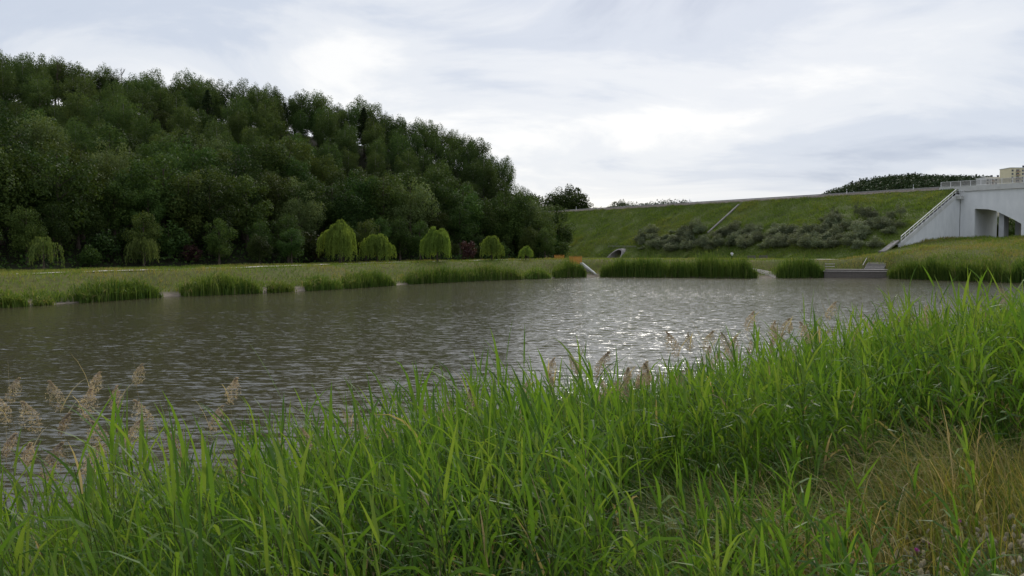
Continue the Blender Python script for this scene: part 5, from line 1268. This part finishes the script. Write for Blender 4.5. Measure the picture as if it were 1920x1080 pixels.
def clover_stem(rg):
    mb = MB().tube([(0, 0, 0), (.006, .004, .5), (.0, .01, 1)], [.0012, .001, .0008], 4)
    for i in range(5):
        z = rg.uniform(.2, .85); a = rg.uniform(0, 6.28)
        for k in (-.5, 0, .5): c_, s_ = math.cos(a + k), math.sin(a + k); mb.add([(0, 0, z), (c_ * .015 - s_ * .003, s_ * .015 + c_ * .003, z + .05), (c_ * .024, s_ * .024, z + .06), (c_ * .015 + s_ * .003, s_ * .015 - c_ * .003, z + .05)], [(0, 1, 2, 3)])
    return mb.mesh('stem', M_GSTEM)
CST = [clover_stem(rgp) for _ in range(3)]
def bank_hit(px, py):
    for D in np.arange(2.5, 12, .03):
        p = at(px, py, D)
        if tz(p[0], p[1]) >= p[2] - .0: return p
    return at(px, py, 4.5)
k = 0
cl_spots = []
while k < 210:
    px = rgp.uniform(1490, 1960); py = rgp.uniform(960, 1110)
    lim = np.interp(px, [1490, 1600, 1700, 1800, 1960], [1060, 1035, 1000, 985, 975])
    if py < lim: continue
    cl_spots.append((px, py)); k += 1
def near_pts(spots):
    out = []
    for px, py in spots:
        Ds = np.arange(2.6, 9, .04); a = at(px, py, 1.0); X = a[0] * Ds; Z = EYE + (a[2] - EYE) * Ds; h = terrain(np.stack([X, Ds], 1)); i = int(np.argmax(h + .17 >= Z)); out.append((X[i], Ds[i], h[i]))
    return out
for (x, y, z) in near_pts(cl_spots):
    H = rgp.uniform(.10, .22); t = thing('clover', 'small fuzzy cream clover head on the bank at the bottom right', 'flower', (x, y, z), rgp.uniform(0, 6.28), 'fuzzy clover heads on the near bank')
    o = obj('stem', CST[rgp.integers(3)], t); o.scale = (1, 1, H)
    o = obj('flower_head', HEADS[rgp.integers(3)], t, (0, 0.01, H + .008)); o.scale = (.95, .95, 1.1); o.rotation_euler = (rgp.normal(0, .3), rgp.normal(0, .3), 0)
def knap(px, py, label):
    x, y, z = near_pts([(px, py)])[0]; p = at(px, py, y); H = max(.14, p[2] - z)
    t = thing('knapweed', label, 'flower', (x, y, z), 0, 'purple flowers on the near bank')
    obj('stem', MB().tube([(.28, -.12, .0), (.2, -.08, H * .55), (.07, -.02, H * .8), (0, 0, H)], [.0035, .003, .0024, .002], 6).mesh('stem', M_RSTEM, True), t)
    obj('bud', MB().tube([(0, 0, H - .004), (0, 0, H + .004), (0, 0, H + .012), (0, 0, H + .017)], [.003, .009, .008, .005], 10).mesh('bud', M_RSTEM, True), t)
    n = 46; a = rgp.uniform(0, 6.28, n); e = rgp.uniform(.2, 1.4, n); d = np.column_stack([np.cos(a) * np.cos(e), np.sin(a) * np.cos(e), np.sin(e)]); c = np.array([0, 0, H + .015]); b = np.column_stack([-np.sin(a), np.cos(a), 0 * a]) * .0022; L = .022
    obj('petals', quads_mesh('petals', np.stack([c - b * .4 + d * .003, c + d * L * .7 - b, c + d * L, c + d * L * .7 + b], 1), rgp.random(n), M_KNAP), t)
knap(1798, 985, 'purple thistle-like flower standing highest at the bottom right'); knap(1742, 1026, 'purple flower in the middle of three at the bottom right'); knap(1718, 1040, 'lowest purple flower on a reddish stem at the bottom right')
